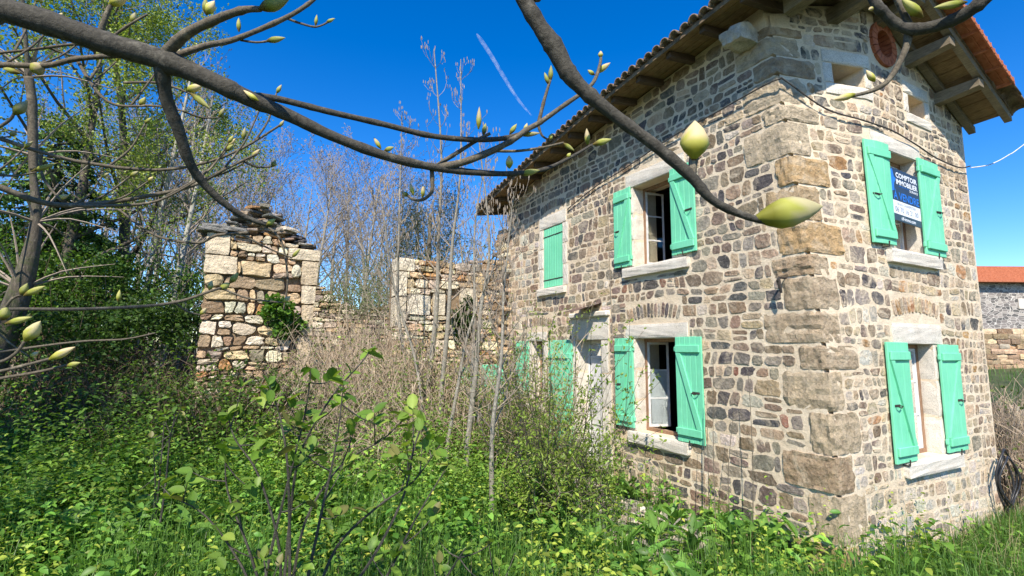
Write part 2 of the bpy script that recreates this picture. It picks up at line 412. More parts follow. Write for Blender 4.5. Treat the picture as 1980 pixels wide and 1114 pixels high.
# ------------------------------------------------------------------ the house
HL, GW = 6.45, 3.55           # length of the long front, width of the gable
def warp(x, y, z):            # the old corner leans
    w = (.105 if z > 2.1 else .03)*(z-2.1)*max(0., 1-max(x, 0)/1.2)*max(0., 1-max(y, 0)/1.5)
    return (x, y+w, z)
def mA(u, v, n): return warp(-n, u, v)       # long front, n = outwards
def mB(u, v, n): return warp(u, -n, v)       # gable
def z_eave(y): return 5.87-.055*y-.0088*y*y
def roof_z(x, y):             # underside of the roof boards
    r = 6.13+(z_eave(y)-z_eave(0))*.9
    e = z_eave(y)
    if x < 1.5: return e+(r-e)*(x+.5)/2.0
    return r-(x-1.5)*.46
def topA(u): return roof_z(0, u)-.02
def topB(u): return roof_z(u, 0)-.02

house = thing('stone_house', 'two-storey rubble stone house with mint green shutters and tiled overhanging roof', 'house')
# openings (u0, u1, v0, v1)
OPA = dict(up=(1.86, 2.58, 3.28, 4.45), low=(1.85, 2.60, .99, 2.255), small=(4.39, 5.03, 3.21, 4.33), door=(3.35, 4.0, .22, 2.245), far=(5.03, 5.47, 1.1, 2.24))
OPB = dict(up=(1.47, 2.12, 3.235, 4.385), low=(1.53, 2.135, .96, 2.185), sq1=(.73, 1.15, 5.06, 5.30), sq2=(2.1, 2.5, 4.99, 5.23), oculus=(1.39, 1.77, 5.52, 5.90))
def wall_panel(name, mp, u0, u1, top, holes, vbot=-.4, depth=.45, flip=False):
    us = sorted(set([u0, u1]+[h[i] for h in holes for i in (0, 1)]+list(np.arange(u0+.25, u1-.05, .3))))
    us = [u for i, u in enumerate(us) if i == 0 or u-us[i-1] > 1e-4]
    vs = sorted(set([vbot, 7.0]+[h[i] for h in holes for i in (2, 3)]+list(np.arange(0, 7, .35))))
    mb = MB(); key = {}
    def vid(u, v, n):
        v = min(v, top(u)); k = (round(u, 4), round(v, 4), n)
        if k not in key: key[k] = len(mb.V); mb.V.append(mp(u, v, n))
        return key[k]
    def hole(a, b, c, d): return any(a >= h[0]-1e-4 and b <= h[1]+1e-4 and c >= h[2]-1e-4 and d <= h[3]+1e-4 for h in holes)
    def face(q):
        q2 = []
        for i in q:
            if i not in q2: q2.append(i)
        if len(q2) > 2: mb.F.append(tuple(q2[::-1]) if flip else tuple(q2))
    for a, b in zip(us[:-1], us[1:]):
        for c, d in zip(vs[:-1], vs[1:]):
            if c >= max(top(a), top(b))-1e-4 or hole(a, b, c, d): continue
            face([vid(a, c, 0), vid(b, c, 0), vid(b, d, 0), vid(a, d, 0)])
            face([vid(a, d, -depth), vid(b, d, -depth), vid(b, c, -depth), vid(a, c, -depth)])
            for (p, q, r, s_) in ((a, c, b, c), (b, c, b, d), (b, d, a, d), (a, d, a, c)):
                # reveal where the neighbour is a hole or outside
                mx, my = (p+r)/2, (q+s_)/2
                ox, oy = (mx-(a+b)/2)*.02, (my-(c+d)/2)*.02
                tx, ty = mx+ox, my+oy
                nb = any(h[0] < tx < h[1] and h[2] < ty < h[3] for h in holes) or tx < u0 or tx > u1 or ty > top(tx)
                if nb: face([vid(p, q, 0), vid(p, q, -depth), vid(r, s_, -depth), vid(r, s_, 0)])
    return mb
wallA = wall_panel('front_wall', mA, .035, HL, topA, list(OPA.values()), flip=True).build('front_wall', M_MORTAR, house)
wallB = wall_panel('gable_wall', mB, .45, GW, topB, list(OPB.values())).build('gable_wall', M_MORTAR, house)
mb = MB()   # strip of the gable in front of the long wall's end
for k in range(20):
    a, b = -.4+k*.31, -.4+(k+1)*.31
    b = min(b, topB(0.0))
    if a >= b: break
    mb.add([mB(.035, a, 0), mB(.45, a, 0), mB(.45, b, 0), mB(.035, b, 0)], [(0, 1, 2, 3)])
mb.build('corner_face', M_MORTAR, wallB)
mb = MB()
mb.box((GW-.45, .45, -.4), (GW, HL, 5.05)); mb.box((0.45, HL-.45, -.4), (GW-.45, HL, 5.0)); mb.build('rear_wall', M_MORTAR, house)
mb = MB(); mb.box((.45, .45, .15), (GW-.45, HL-.45, .25)); mb.box((.45, .45, 2.72), (GW-.45, HL-.45, 2.86)); mb.box((.45, .45, 4.82), (GW-.45, HL-.45, 4.9)); mb.build('room_floor', M_WOOD, house)
mb = MB(); mb.box((1.9, .46, .26), (1.98, HL-.46, 2.71)); mb.box((1.9, .46, 2.87), (1.98, HL-.46, 4.8)); mb.build('partition_wall', M_SHADE_PLASTER, house)

PAL = dict(basalt=(.12, .112, .108), mauve=(.23, .17, .135), brown=(.28, .205, .14), grey=(.29, .25, .2), tan=(.47, .36, .24), rust=(.45, .25, .115), pale=(.56, .50, .41), red=(.31, .16, .115))
def pick(w):
    k = random.choices(list(w), list(w.values()))[0]; f = U(.75, 1.3); c = PAL[k]
    return tuple(min(.7, x*f*U(.94, 1.06)) for x in c)
def stone_geo(quad, n, gap, mp, proud, flip, tilt=0., Nn=None, deep=.02):
    """an uneven stone filling a four-cornered cell (bl, br, tr, tl) of a wall plane"""
    Q = np.array(quad); cu, cv = Q.mean(0); hu = (Q[1, 0]+Q[2, 0]-Q[0, 0]-Q[3, 0])/4; hv = (Q[2, 1]+Q[3, 1]-Q[0, 1]-Q[1, 1])/4
    if hu-gap < .014 or hv-gap < .014: return None
    fu, fv = (hu-gap)/hu, (hv-gap)/hv
    Nn = Nn or (12 if hu*hv > .006 else 10)
    ex = U(4.0, 16); a0 = U(0, 6.28); wob = [1+U(-.16, .06) for _ in range(Nn)]
    V = []; rings = ((1.0, -deep), (.985, proud*.75), (.86, proud)); ct, st = math.cos(tilt), math.sin(tilt)
    for sc, dn in rings:
        for i in range(Nn):
            t = a0+2*math.pi*i/Nn; c, s_ = math.cos(t), math.sin(t)
            r = (abs(c)**ex+abs(s_)**ex)**(-1/ex)*wob[i]*sc
            a, b = (r*c*fu+1)/2, (r*s_*fv+1)/2
            p = Q[0]*(1-a)*(1-b)+Q[1]*a*(1-b)+Q[2]*a*b+Q[3]*(1-a)*b
            x, y = p[0]-cu, p[1]-cv
            V.append((cu+x*ct-y*st, cv+x*st+y*ct, n+dn+(U(-.35, .35)*proud if dn > 0 else 0)))
    V.append((cu+U(-.25, .25)*hu, cv+U(-.25, .25)*hv, n+proud*U(.7, 1.4)))
    Fs = []
    for k in range(2):
        for i in range(Nn):
            j = (i+1) % Nn; Fs.append((k*Nn+i, k*Nn+j, (k+1)*Nn+j, (k+1)*Nn+i))
    for i in range(Nn): Fs.append((2*Nn+i, 2*Nn+(i+1) % Nn, 3*Nn))
    if flip: Fs = [f[::-1] for f in Fs]
    return [mp(*v) for v in V], Fs
def rect(a, b, c, d): return [(a, c), (b, c), (b, d), (a, d)]
def courses(u0, u1, v0, v1, top, excl, hr, wr, split=.1, asp=(.8, 2.3), wave=1.):
    out = []; vs = [v0]
    while vs[-1] < v1: vs.append(vs[-1]+U(*hr))
    ph = [(U(0, 6.28), U(0, 6.28), U(.5, 1.2)*wave) for _ in vs]
    def vb(k, u): p, q, a = ph[k]; return vs[k]+a*(.026*math.sin(1.9*u+p)+.014*math.sin(5.3*u+q))
    for k in range(len(vs)-1):
        h = vs[k+1]-vs[k]; br = [(u0, 0.)]; u = u0
        while u < u1-.04:
            w = min(max(h*U(*asp), wr[0]), wr[1]); u += w
            if u1-u < .07: u = u1
            br.append((min(u, u1), U(-.028, .028) if u < u1 else 0.))
        for (a, sa), (b, sb) in zip(br[:-1], br[1:]):
            q = [(a-sa, vb(k, a-sa)), (b-sb, vb(k, b-sb)), (b+sb, vb(k+1, b+sb)), (a+sa, vb(k+1, a+sa))]
            A_, B_, C_, D_ = min(q[0][0], q[3][0]), max(q[1][0], q[2][0]), min(q[0][1], q[1][1]), max(q[2][1], q[3][1])
            hit = any(not (B_ <= r[0] or A_ >= r[1] or D_ <= r[2] or C_ >= r[3]) for r in excl)
            if hit:
                cells = [(max(A_, u0), min(B_, u1), (q[0][1]+q[1][1])/2, (q[2][1]+q[3][1])/2)]
                for r in excl:
                    nc = []
                    for (a_, b_, c_, d_) in cells:
                        if b_ <= r[0] or a_ >= r[1] or d_ <= r[2] or c_ >= r[3]: nc.append((a_, b_, c_, d_)); continue
                        cand = [(a_, min(b_, r[0]), c_, d_), (max(a_, r[1]), b_, c_, d_), (a_, b_, c_, min(d_, r[2])), (a_, b_, max(c_, r[3]), d_)]
                        cand = [z for z in cand if z[1]-z[0] > .05 and z[3]-z[2] > .045]
                        if cand: nc.append(max(cand, key=lambda z: (z[1]-z[0])*(z[3]-z[2])))
                    cells = nc
                qs = [rect(*c) for c in cells]
            else: qs = [q]
            for q in qs:
                t = top((q[0][0]+q[1][0])/2)-.015; q = [(x, min(y, t)) for x, y in q]
                H_ = (q[2][1]+q[3][1]-q[0][1]-q[1][1])/2; W_ = (q[1][0]+q[2][0]-q[0][0]-q[3][0])/2
                if H_ < .045 or W_ < .045: continue
                lerp = lambda p, r, f: (p[0]+(r[0]-p[0])*f, p[1]+(r[1]-p[1])*f)
                if random.random() < split and H_ > .12:
                    f, g = U(.35, .65), U(.35, .65); m1, m2 = lerp(q[0], q[3], f), lerp(q[1], q[2], g); out += [[q[0], q[1], m2, m1], [m1, m2, q[2], q[3]]]
                elif random.random() < split and W_ > .17:
                    f, g = U(.35, .65), U(.35, .65); m1, m2 = lerp(q[0], q[1], f), lerp(q[3], q[2], g); out += [[q[0], m1, m2, q[3]], [m1, q[1], q[2], m2]]
                else: out.append(q)
    return out
# trim blocks: (u0,u1,v0,v1,n0,n1,name)
def frame_blocks(o, lint, sill, jambs=3, jw=.14, out=.012):
    u0, u1, v0, v1 = o; B = []
    if lint: B.append((*lint, -.30, out+.006, 'lintel'))
    if sill: B.append((*sill, -.30, .065, 'sill'))
    for s_ in (0, 1):
        for k in range(jambs):
            a = v0+(v1-v0)*k/jambs; b = v0+(v1-v0)*(k+1)/jambs; w = jw*(1.0 if (k+s_) % 2 else 1.35)
            B.append((u0-w, u0+.007, a+.004, b-.004, -.30, out+U(-.003, .003), 'jamb_stone') if s_ == 0 else (u1-.007, u1+w, a+.004, b-.004, -.30, out+U(-.003, .003), 'jamb_stone'))
    return B
TA = frame_blocks(OPA['up'], (1.6, 2.72, 4.452, 4.655), (1.57, 2.79, 3.13, 3.278)) + \
     frame_blocks(OPA['low'], (1.64, 2.79, 2.257, 2.455), (1.66, 2.74, .83, .988)) + \
     frame_blocks(OPA['small'], (4.27, 5.17, 4.332, 4.57), (4.28, 5.19, 3.07, 3.208), 3, .13) + \
     frame_blocks(OPA['door'], (3.16, 4.12, 2.247, 2.60), None, 4, .17) + \
     frame_blocks(OPA['far'], (4.9, 5.62, 2.242, 2.42), (4.95, 5.58, .97, 1.098), 3, .11)
TB = frame_blocks(OPB['up'], (1.14, 2.25, 4.387, 4.57), (1.27, 2.45, 3.07, 3.233), 3, .12) + \
     frame_blocks(OPB['low'], (1.24, 2.36, 2.187, 2.42), (1.25, 2.5, .80, .958), 3, .13) + \
     [(.6, 1.24, 5.302, 5.46, -.3, .016, 'lintel'), (.6, 1.26, 4.92, 5.058, -.3, .02, 'sill'), (.6, .728, 5.06, 5.30, -.3, .013, 'jamb_stone'), (1.152, 1.26, 5.06, 5.30, -.3, .012, 'jamb_stone'),
      (1.98, 2.61, 5.232, 5.39, -.3, .016, 'lintel'), (2.0, 2.63, 4.86, 4.988, -.3, .02, 'sill'), (1.98, 2.098, 4.99, 5.23, -.3, .012, 'jamb_stone'), (2.502, 2.62, 4.99, 5.23, -.3, .013, 'jamb_stone')]
def trim_block(b, mp, parent):
    u0, u1, v0, v1, n0, n1, name = b
    c = ((u0+u1)/2, (v0+v1)/2, (n0+n1)/2); s_ = (u1-u0, v1-v0, n1-n0)
    G, Fs = cube_grid(5); sd = U(0, 99)
    Lg = np.linalg.norm(G, axis=1, keepdims=True)
    ee = .012; h = np.array(s_)/2
    V = np.sign(G)*np.minimum(np.abs(G)*h, h)
    edge = (np.abs(G) > .99).sum(1)
    V = V-np.sign(G)*np.where((np.abs(G) > .99) & (edge[:, None] > 1), ee*.6, 0)
    V[:, 2] += np.where(G[:, 2] > .9, n3(G*3, 1.3, sd)*.006, 0)
    V[:, 1] += np.where(np.abs(G[:, 1]) > .9, n3(G*2, 2.3, sd)*.006, 0)
    V[:, 0] += np.where(np.abs(G[:, 0]) > .9, n3(G*2, 1.9, sd)*.005, 0)
    V = [mp(*(np.array(c)+v)) for v in V]
    mb = MB(); mb.add(V, Fs); return mb.build(name, M_GRAN, parent)
for b in TA: trim_block(b, mA, wallA)
for b in TB: trim_block(b, mB, wallB)

# corner quoins, alternately long on either face
quoin_rects_A, quoin_rects_B = [], []
v = -.1; k = 0
while v < 5.62:
    h = U(.2, .4) if v > .6 else U(.34, .46)
    la, lb = (U(.4, .68), U(.22, .36)) if k % 2 == 0 else (U(.2, .34), U(.36, .56))
    v1 = min(v+h, 5.66); g = .006
    x0, x1 = -U(.004, .016), lb; y0, y1 = -U(.004, .016), la
    G, Fs = cube_grid(7); c = np.array([(x0+x1)/2, (y0+y1)/2, (v+v1)/2]); hh = np.array([(x1-x0)/2, (y1-y0)/2, (v1-v)/2-g])
    ed = (np.abs(G) > .99).sum(1)[:, None]
    V = G*hh-np.sign(G)*np.where((np.abs(G) > .99) & (ed > 1), .007*(ed-1), 0)
    sd = U(0, 99); nz = n3(G*hh, 16, sd)*.013+n3(G*hh, 37, sd+3)*.008+rng.normal(0, .0035, len(G))
    V[:, 0] -= np.where(G[:, 0] < -.9, nz+.004, 0); V[:, 1] -= np.where(G[:, 1] < -.9, nz+.004, 0); V[:, 2] += np.where(np.abs(G[:, 2]) > .9, nz*.7, 0)
    V = [warp(*(c+q)) for q in V]
    col = random.choice([(.46, .335, .20), (.52, .41, .275), (.44, .34, .23), (.52, .35, .18), (.50, .41, .29), (.40, .29, .185)])
    m_ = MB(); m_.add(V, Fs, col); m_.build('quoin', M_QUOIN, wallA if k % 2 == 0 else wallB)
    quoin_rects_A.append((-1, la+.01, v, v1)); quoin_rects_B.append((-1, lb+.01, v, v1))
    v = v1; k += 1
def arch(u0, u1, v0, h, nst):
    out = []
    for i in range(nst):
        a = u0+(u1-u0)*i/nst; t = (i+.5)/nst*2-1
        out.append((a, a+(u1-u0)/nst, v0+.07*(1-t*t), v0+h+.07*(1-t*t), -t*.35))
    return out
archA = arch(1.75, 2.75, 2.47, .2, 15)+arch(4.3, 5.12, 4.6, .16, 15)+arch(4.6, 5.9, 2.45, .18, 18)
archB = arch(1.3, 2.35, 2.46, .2, 13)
exA = [(b[0]-.015, b[1]+.015, b[2]-.015, b[3]+.015) for b in TA]+list(OPA.values())+quoin_rects_A+[(1.73, 2.77, 2.45, 2.76), (4.28, 5.14, 4.58, 4.85), (4.58, 5.92, 2.43, 2.72)]+[(3.1, 4.15, 2.58, 2.70)]
exB = [(b[0]-.015, b[1]+.015, b[2]-.015, b[3]+.015) for b in TB]+list(OPB.values())+quoin_rects_B+[(1.28, 2.37, 2.44, 2.75), (1.29, 1.87, 5.42, 6.0)]
SA = courses(.26, HL-.02, .0, 6.1, topA, exA, (.085, .19), (.085, .33), .13)
SB = courses(.26, GW-.03, .0, 6.3, topB, exB, (.085, .18), (.075, .28), .16, (.7, 1.9))
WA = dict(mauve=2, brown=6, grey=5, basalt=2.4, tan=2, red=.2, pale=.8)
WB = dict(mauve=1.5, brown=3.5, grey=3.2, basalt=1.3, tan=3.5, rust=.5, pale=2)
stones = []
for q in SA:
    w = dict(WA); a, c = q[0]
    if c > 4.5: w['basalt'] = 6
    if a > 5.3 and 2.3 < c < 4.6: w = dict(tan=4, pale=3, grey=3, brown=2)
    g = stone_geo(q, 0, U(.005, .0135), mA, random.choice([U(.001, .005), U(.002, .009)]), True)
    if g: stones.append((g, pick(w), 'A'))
for (a, b, c, d, t) in archA:
    g = stone_geo(rect(a, b, c, d), 0, .006, mA, U(.005, .012), True, t)
    if g: stones.append((g, pick(WA), 'A'))
for q in SB:
    w = dict(WB); a, c = q[0]
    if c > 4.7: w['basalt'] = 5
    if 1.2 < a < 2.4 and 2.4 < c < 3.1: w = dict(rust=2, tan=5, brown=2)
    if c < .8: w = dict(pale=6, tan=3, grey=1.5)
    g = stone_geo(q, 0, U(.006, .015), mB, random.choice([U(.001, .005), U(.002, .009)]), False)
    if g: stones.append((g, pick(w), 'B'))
for (a, b, c, d, t) in archB:
    g = stone_geo(rect(a, b, c, d), 0, .007, mB, .01, False, t)
    if g: stones.append((g, pick(dict(tan=4, brown=2, rust=1.5)), 'B'))
def scr(g):
    P = [proj(q) for q in g[0][0][:11]]; xs = [p[0] for p in P]; ys = [p[1] for p in P]
    if max(xs) < 0 or min(xs) > 1980 or max(ys) < 0 or min(ys) > 1114: return 0
    return (max(xs)-min(xs))*(max(ys)-min(ys))
stones.sort(key=scr, reverse=True)
rest = {'A': MB(), 'B': MB()}
for i, (g, c, w) in enumerate(stones):
    if i < 300:
        m_ = MB(); m_.add(g[0], g[1], c); m_.build('stone', M_STONE if w == 'A' else M_STONE_G, wallA if w == 'A' else wallB)
    else: rest[w].add(g[0], g[1], c)
rest['A'].build('rubble_stones', M_STONE, wallA, kind='stuff')
rest['B'].build('rubble_stones', M_STONE_G, wallB, kind='stuff')
# brick ring of the round vent
cx, cz = 1.58, 5.71
for i in range(18):
    t0, t1 = 2*math.pi*i/18+.02, 2*math.pi*(i+1)/18-.02
    V = []
    for n in (-.22, .035):
        for t, r in ((t0, .165), (t1, .165), (t1, .275), (t0, .275)):
            V.append(mB(cx+r*math.cos(t)*U(.985, 1.015), cz+r*math.sin(t)*U(.985, 1.015), n))
    m_ = MB(); m_.add(V, [(0, 3, 2, 1), (4, 5, 6, 7), (0, 1, 5, 4), (1, 2, 6, 5), (2, 3, 7, 6), (3, 0, 4, 7)]); m_.build('vent_brick', M_BRICK, wallB)
m_ = MB(); m_.box((1.38, 5.51, -.26), (1.78, 5.91, -.2), mB); m_.build('vent_back', M_BRICK, wallB)
# white corbel stone under the eave, hook, vertical joint wires
V, Fs = rock((-.14, .62, 5.60), (.34, .27, .19), 6, .3, .14)
m_ = MB(); m_.add(V, Fs, (.6, .56, .5)); m_.build('corbel_stone', M_QUOIN, wallA, smooth=False)

# ---- shutters
def shutter(mp, u0, u1, v0, v1, planks, off=.014, mode='in', brace=1, hinge=1, lv=None, name='shutter', mirror=False):
    lv = lv or (.14, .12); T = .026
    frame = MB()
    n0 = off+T; n1 = off+T+.026
    if mode == 'in':
        H = v1-v0; za, zb = v0+H*lv[1], v1-H*lv[0]; e = .02; lh = .075
        frame.bbox((u0+e, za-lh, n0), (u1-e+.015*0, za+lh*.2, n1), mp); frame.bbox((u0+e, zb-lh*.2, n0), (u1-e, zb+lh, n1), mp)
        ua, ub = (u0+.055, u1-.055) if brace > 0 else (u1-.055, u0+.055); w = .035
        V = []
        for n in (n0, n1-.006):
            V += [(ua-w, za+lh*.2+.003, n), (ua+w, za+lh*.2+.003, n), (ub+w, zb-lh*.2-.003, n), (ub-w, zb-lh*.2-.003, n)]
        V = [mp(*q) for q in V]; frame.add(V, [(0, 3, 2, 1), (4, 5, 6, 7), (0, 1, 5, 4), (1, 2, 6, 5), (2, 3, 7, 6), (3, 0, 4, 7)])
    else:
        for vv in (v0+.13*(v1-v0), v1-.13*(v1-v0)): frame.box((u0-.01, vv-.013, n0), (u1+.01, vv+.003, n0+.006), mp)
    s_ = frame.build(name, M_PAINT if mode == 'in' else M_IRON, house)
    pw = (u1-u0)/planks
    for k in range(planks):
        m_ = MB(); dz = U(-.003, .003)
        m_.bbox((u0+k*pw+.0015, v0+dz, off), (u0+(k+1)*pw-.0015, v1+dz, off+T+U(-.0012, .0012)), mp, .004); m_.build('plank', M_PAINT, s_)
    if mode == 'in':
        m_ = MB(); um = u0+.1 if hinge > 0 else u1-.1; vm = v0+.47*(v1-v0)
        P = [mp(um-.045, vm, n0-.002), mp(um-.045, vm-.005, n0+.03), mp(um, vm-.02, n0+.036), mp(um+.045, vm-.005, n0+.03), mp(um+.045, vm, n0-.002)]
        m_.tube(P, .006, 6); m_.box((um-.055, vm-.012, n0), (um+.055, vm+.012, n0+.004), mp); m_.build('handle', M_IRON, s_)
        uh = u1 if hinge > 0 else u0
        for vv in (v0+.1*(v1-v0), v1-.12*(v1-v0)):
            m_ = MB(); m_.bbox((uh-.018, vv-.03, off), (uh+.022, vv+.03, off+.03), mp); m_.build('hinge', M_PAINT, s_)
        m_ = MB(); um = (u0+u1)/2; m_.tube([mp(um, v0-.03, .0), mp(um, v0-.03, off+.045), mp(um, v0+.03, off+.05)], .008, 5); m_.build('stay_hook', M_IRON, s_)
    return s_
# front: u grows away from the camera (to the left in the photograph)
shutter(mA, 2.605, 2.97, 3.30, 4.465, 4, brace=-1, hinge=-1)
shutter(mA, 1.43, 1.835, 3.315, 4.47, 5, brace=1, hinge=1)
shutter(mA, 2.615, 3.0, 1.025, 2.262, 4, brace=-1, hinge=-1)
shutter(mA, 1.42, 1.83, .99, 2.265, 5, brace=1, hinge=1)
shutter(mA, 4.40, 5.02, 3.22, 4.32, 8, off=-.03, mode='out')
shutter(mA, 4.08, 4.80, .40, 2.255, 6, off=.016, brace=-1, hinge=-1, lv=(.16, .42))
shutter(mA, 5.52, 6.0, 1.18, 2.245, 5, brace=-1, hinge=-1)
shutter(mB, .995, 1.42, 3.26, 4.425, 3, off=.022, brace=-1, hinge=1)
shutter(mB, 2.095, 2.59, 3.235, 4.41, 4, off=.022, brace=1, hinge=-1)
shutter(mB, 1.03, 1.465, .965, 2.2, 3, off=.022, brace=-1, hinge=1)
shutter(mB, 2.18, 2.66, .975, 2.185, 4, off=.022, brace=1, hinge=-1)

# ---- windows: fixed frame with casements
def window(mp, o, dep=-.2, wood=M_FRAME, leaves=((0, 0.), (1, 0.)), bars=2, curtain=False, name='window'):
    u0, u1, v0, v1 = o; f = .045; mb = MB()
    mb.bbox((u0, v0, dep-.05), (u0+f, v1, dep), mp, .004); mb.bbox((u1-f, v0, dep-.05), (u1, v1, dep), mp, .004)
    mb.bbox((u0+f, v0, dep-.05), (u1-f, v0+f, dep), mp, .004); mb.bbox((u0+f, v1-f, dep-.05), (u1-f, v1, dep), mp, .004)
    w = mb.build(name, wood, house)
    um = (u0+u1)/2
    for side, ang in leaves:
        cw = (u1-u0)/2-f-.003; hu = (u0+f) if side == 0 else (u1-f); sg = 1 if side == 0 else -1
        ca, sa = math.cos(ang), math.sin(ang)
        def cp(a, v, n, hu=hu, sg=sg, ca=ca, sa=sa): return mp(hu+sg*(a*ca-(-n)*sa*0)+0, v, dep-.012-a*sa+n*ca)
        b = .032; t = .03; z0, z1 = v0+f+.003, v1-f-.003; c_ = MB()
        c_.box((0, z0, -t), (b, z1, 0), cp); c_.box((cw-b, z0, -t), (cw, z1, 0), cp)
        c_.box((b, z0, -t), (cw-b, z0+b, 0), cp); c_.box((b, z1-b, -t), (cw-b, z1, 0), cp)
        for k in range(1, bars+1):
            zz = z0+(z1-z0)*k/(bars+1); c_.box((b, zz-.009, -t+.004), (cw-b, zz+.009, -.004), cp)
        c_.build('casement', M_WHITE, w)
        for k in range(bars+1):
            za = z0+(z1-z0)*k/(bars+1); zb = z0+(z1-z0)*(k+1)/(bars+1)
            g = MB(); g.box((b, za+.009, -.018), (cw-b, zb-.009, -.014), cp); g.build('pane', M_GLASS, w)
        if curtain:
            c2 = MB(); nn = 14
            V = []; Fs = []
            for i in range(nn+1):
                a = b+(cw-2*b)*i/nn; dn = -.05+.012*math.sin(i*1.9)
                V += [cp(a, z0+.03, dn), cp(a, z0+(z1-z0)*.66, dn)]
            for i in range(nn): Fs.append((2*i, 2*i+2, 2*i+3, 2*i+1))
            c2.add(V, Fs); c2.build('curtain', M_CURTAIN, w)
    return w
window(mA, OPA['up'], -.19, leaves=((1, 1.42),))
window(mA, OPA['low'], -.17, leaves=((1, 1.3),), curtain=True)
window(mA, OPA['small'], -.22); window(mA, OPA['far'], -.2, curtain=True, leaves=((0, 0.), (1, 0.)))
window(mB, OPB['up'], -.15); window(mB, OPB['low'], -.145, curtain=True)
# inner ledge of the openings
# door with transom
d0, d1, e0, e1 = OPA['door']; mb = MB(); dd = -.22
mb.bbox((d0, e0, dd-.06), (d0+.05, e1, dd), mA); mb.bbox((d1-.05, e0, dd-.06), (d1, e1, dd), mA); mb.bbox((d0+.05, e1-.05, dd-.06), (d1-.05, e1, dd), mA); mb.bbox((d0+.05, 1.95, dd-.06), (d1-.05, 2.0, dd), mA)
door = mb.build('door', M_WHITE, house)
mb = MB(); mb.bbox((d0+.05, e0, dd-.05), (d1-.05, 1.95, dd-.015), mA)
lf = mb.build('door_leaf', M_WHITE, door)
for k in range(3):
    m_ = MB(); z0 = e0+.1+k*.58; m_.bbox((d0+.12, z0, dd-.013), (d1-.12, z0+.46, dd+.002), mA, .01); m_.build('door_panel', M_WHITE, door)
m_ = MB(); m_.box((d0+.05, 2.0, dd-.035), (d1-.05, e1-.05, dd-.03), mA); m_.build('pane', M_GLASS, door)
# moulded ledge over the door with a bent metal sheet
m_ = MB(); m_.bbox((3.14, 2.603, -.2), (4.13, 2.69, .075), mA, .03); m_.build('door_ledge', M_GRAN, wallA)
V = []; nn = 8
for i in range(nn+1):
    t = i/nn; u = 3.33+.55*t; zc = 2.73-.02*math.sin(t*3.1)+.03*(1-t)
    V += [mA(u, zc+.06, .0), mA(u, zc-.03, .33), mA(u, zc-.034, .33), mA(u, zc+.052, .0)]
Fs = [(4*i+a, 4*i+4+a, 4*i+4+(a+1) % 4, 4*i+(a+1) % 4) for i in range(nn) for a in range(4)]
m_ = MB(); m_.add(V, Fs); m_.build('door_awning', M_METAL, house)
m_ = MB(); m_.tube([mA(.28, 2.84, -.02), mA(.28, 2.84, .12), mA(.28, 2.80, .15)], .012, 6); m_.tube([mA(.28, 2.82, .13), mA(.28, 2.68, .11)], [.022, .012], 7); m_.build('wall_hook', M_IRON, house)

# ---- roof
VY0, VY1, EX0, EX1 = -.47, HL+.5, -.5, 3.64
nys = 16; ys = np.linspace(VY0, VY1, nys); xs = [EX0, 0, .75, 1.5, 2.2, 2.9, EX1]
def sheet(xs, ys, za, zb):
    V = []; n = len(xs)
    for z_ in (za, zb):
        for y in ys:
            for x in xs: V.append((x, y, roof_z(x, y)+z_))
    Fs = []; m = len(ys); o = n*m
    for j in range(m-1):
        for i in range(n-1):
            a = j*n+i; Fs += [(a, a+n, a+n+1, a+1), (o+a, o+a+1, o+a+n+1, o+a+n)]
    for j in range(m-1):
        for i in (0, n-1): a = j*n+i; Fs.append((a, o+a, o+a+n, a+n))
    for i in range(n-1):
        for j in (0, m-1): a = j*n+i; Fs.append((a, a+1, o+a+1, o+a))
    return V, Fs
mb = MB(); mb.add(*sheet(xs, ys, .026, .05)); roof = mb.build('roof', M_OLDTILE, house)
# field of tiles on top: corrugated
mb = MB(); ncor = 90; yy = np.linspace(VY0+.02, VY1-.02, ncor*2+1)
for side in ((-.47, 1.5), (1.5, 3.7)):
    nr = 6; V = []; Fs = []
    for k in range(nr+1):
        x = side[0]+(side[1]-side[0])*k/nr
        for i, y in enumerate(yy): V.append((x, y, roof_z(x, y)+.07+(.05 if i % 2 else 0.)))
    w_ = len(yy)
    for k in range(nr):
        for i in range(w_-1): a = k*w_+i; Fs.append((a, a+1, a+w_+1, a+w_))
    mb.add(V, Fs)
mb.build('tile_field', M_OLDTILE, roof, kind='stuff')
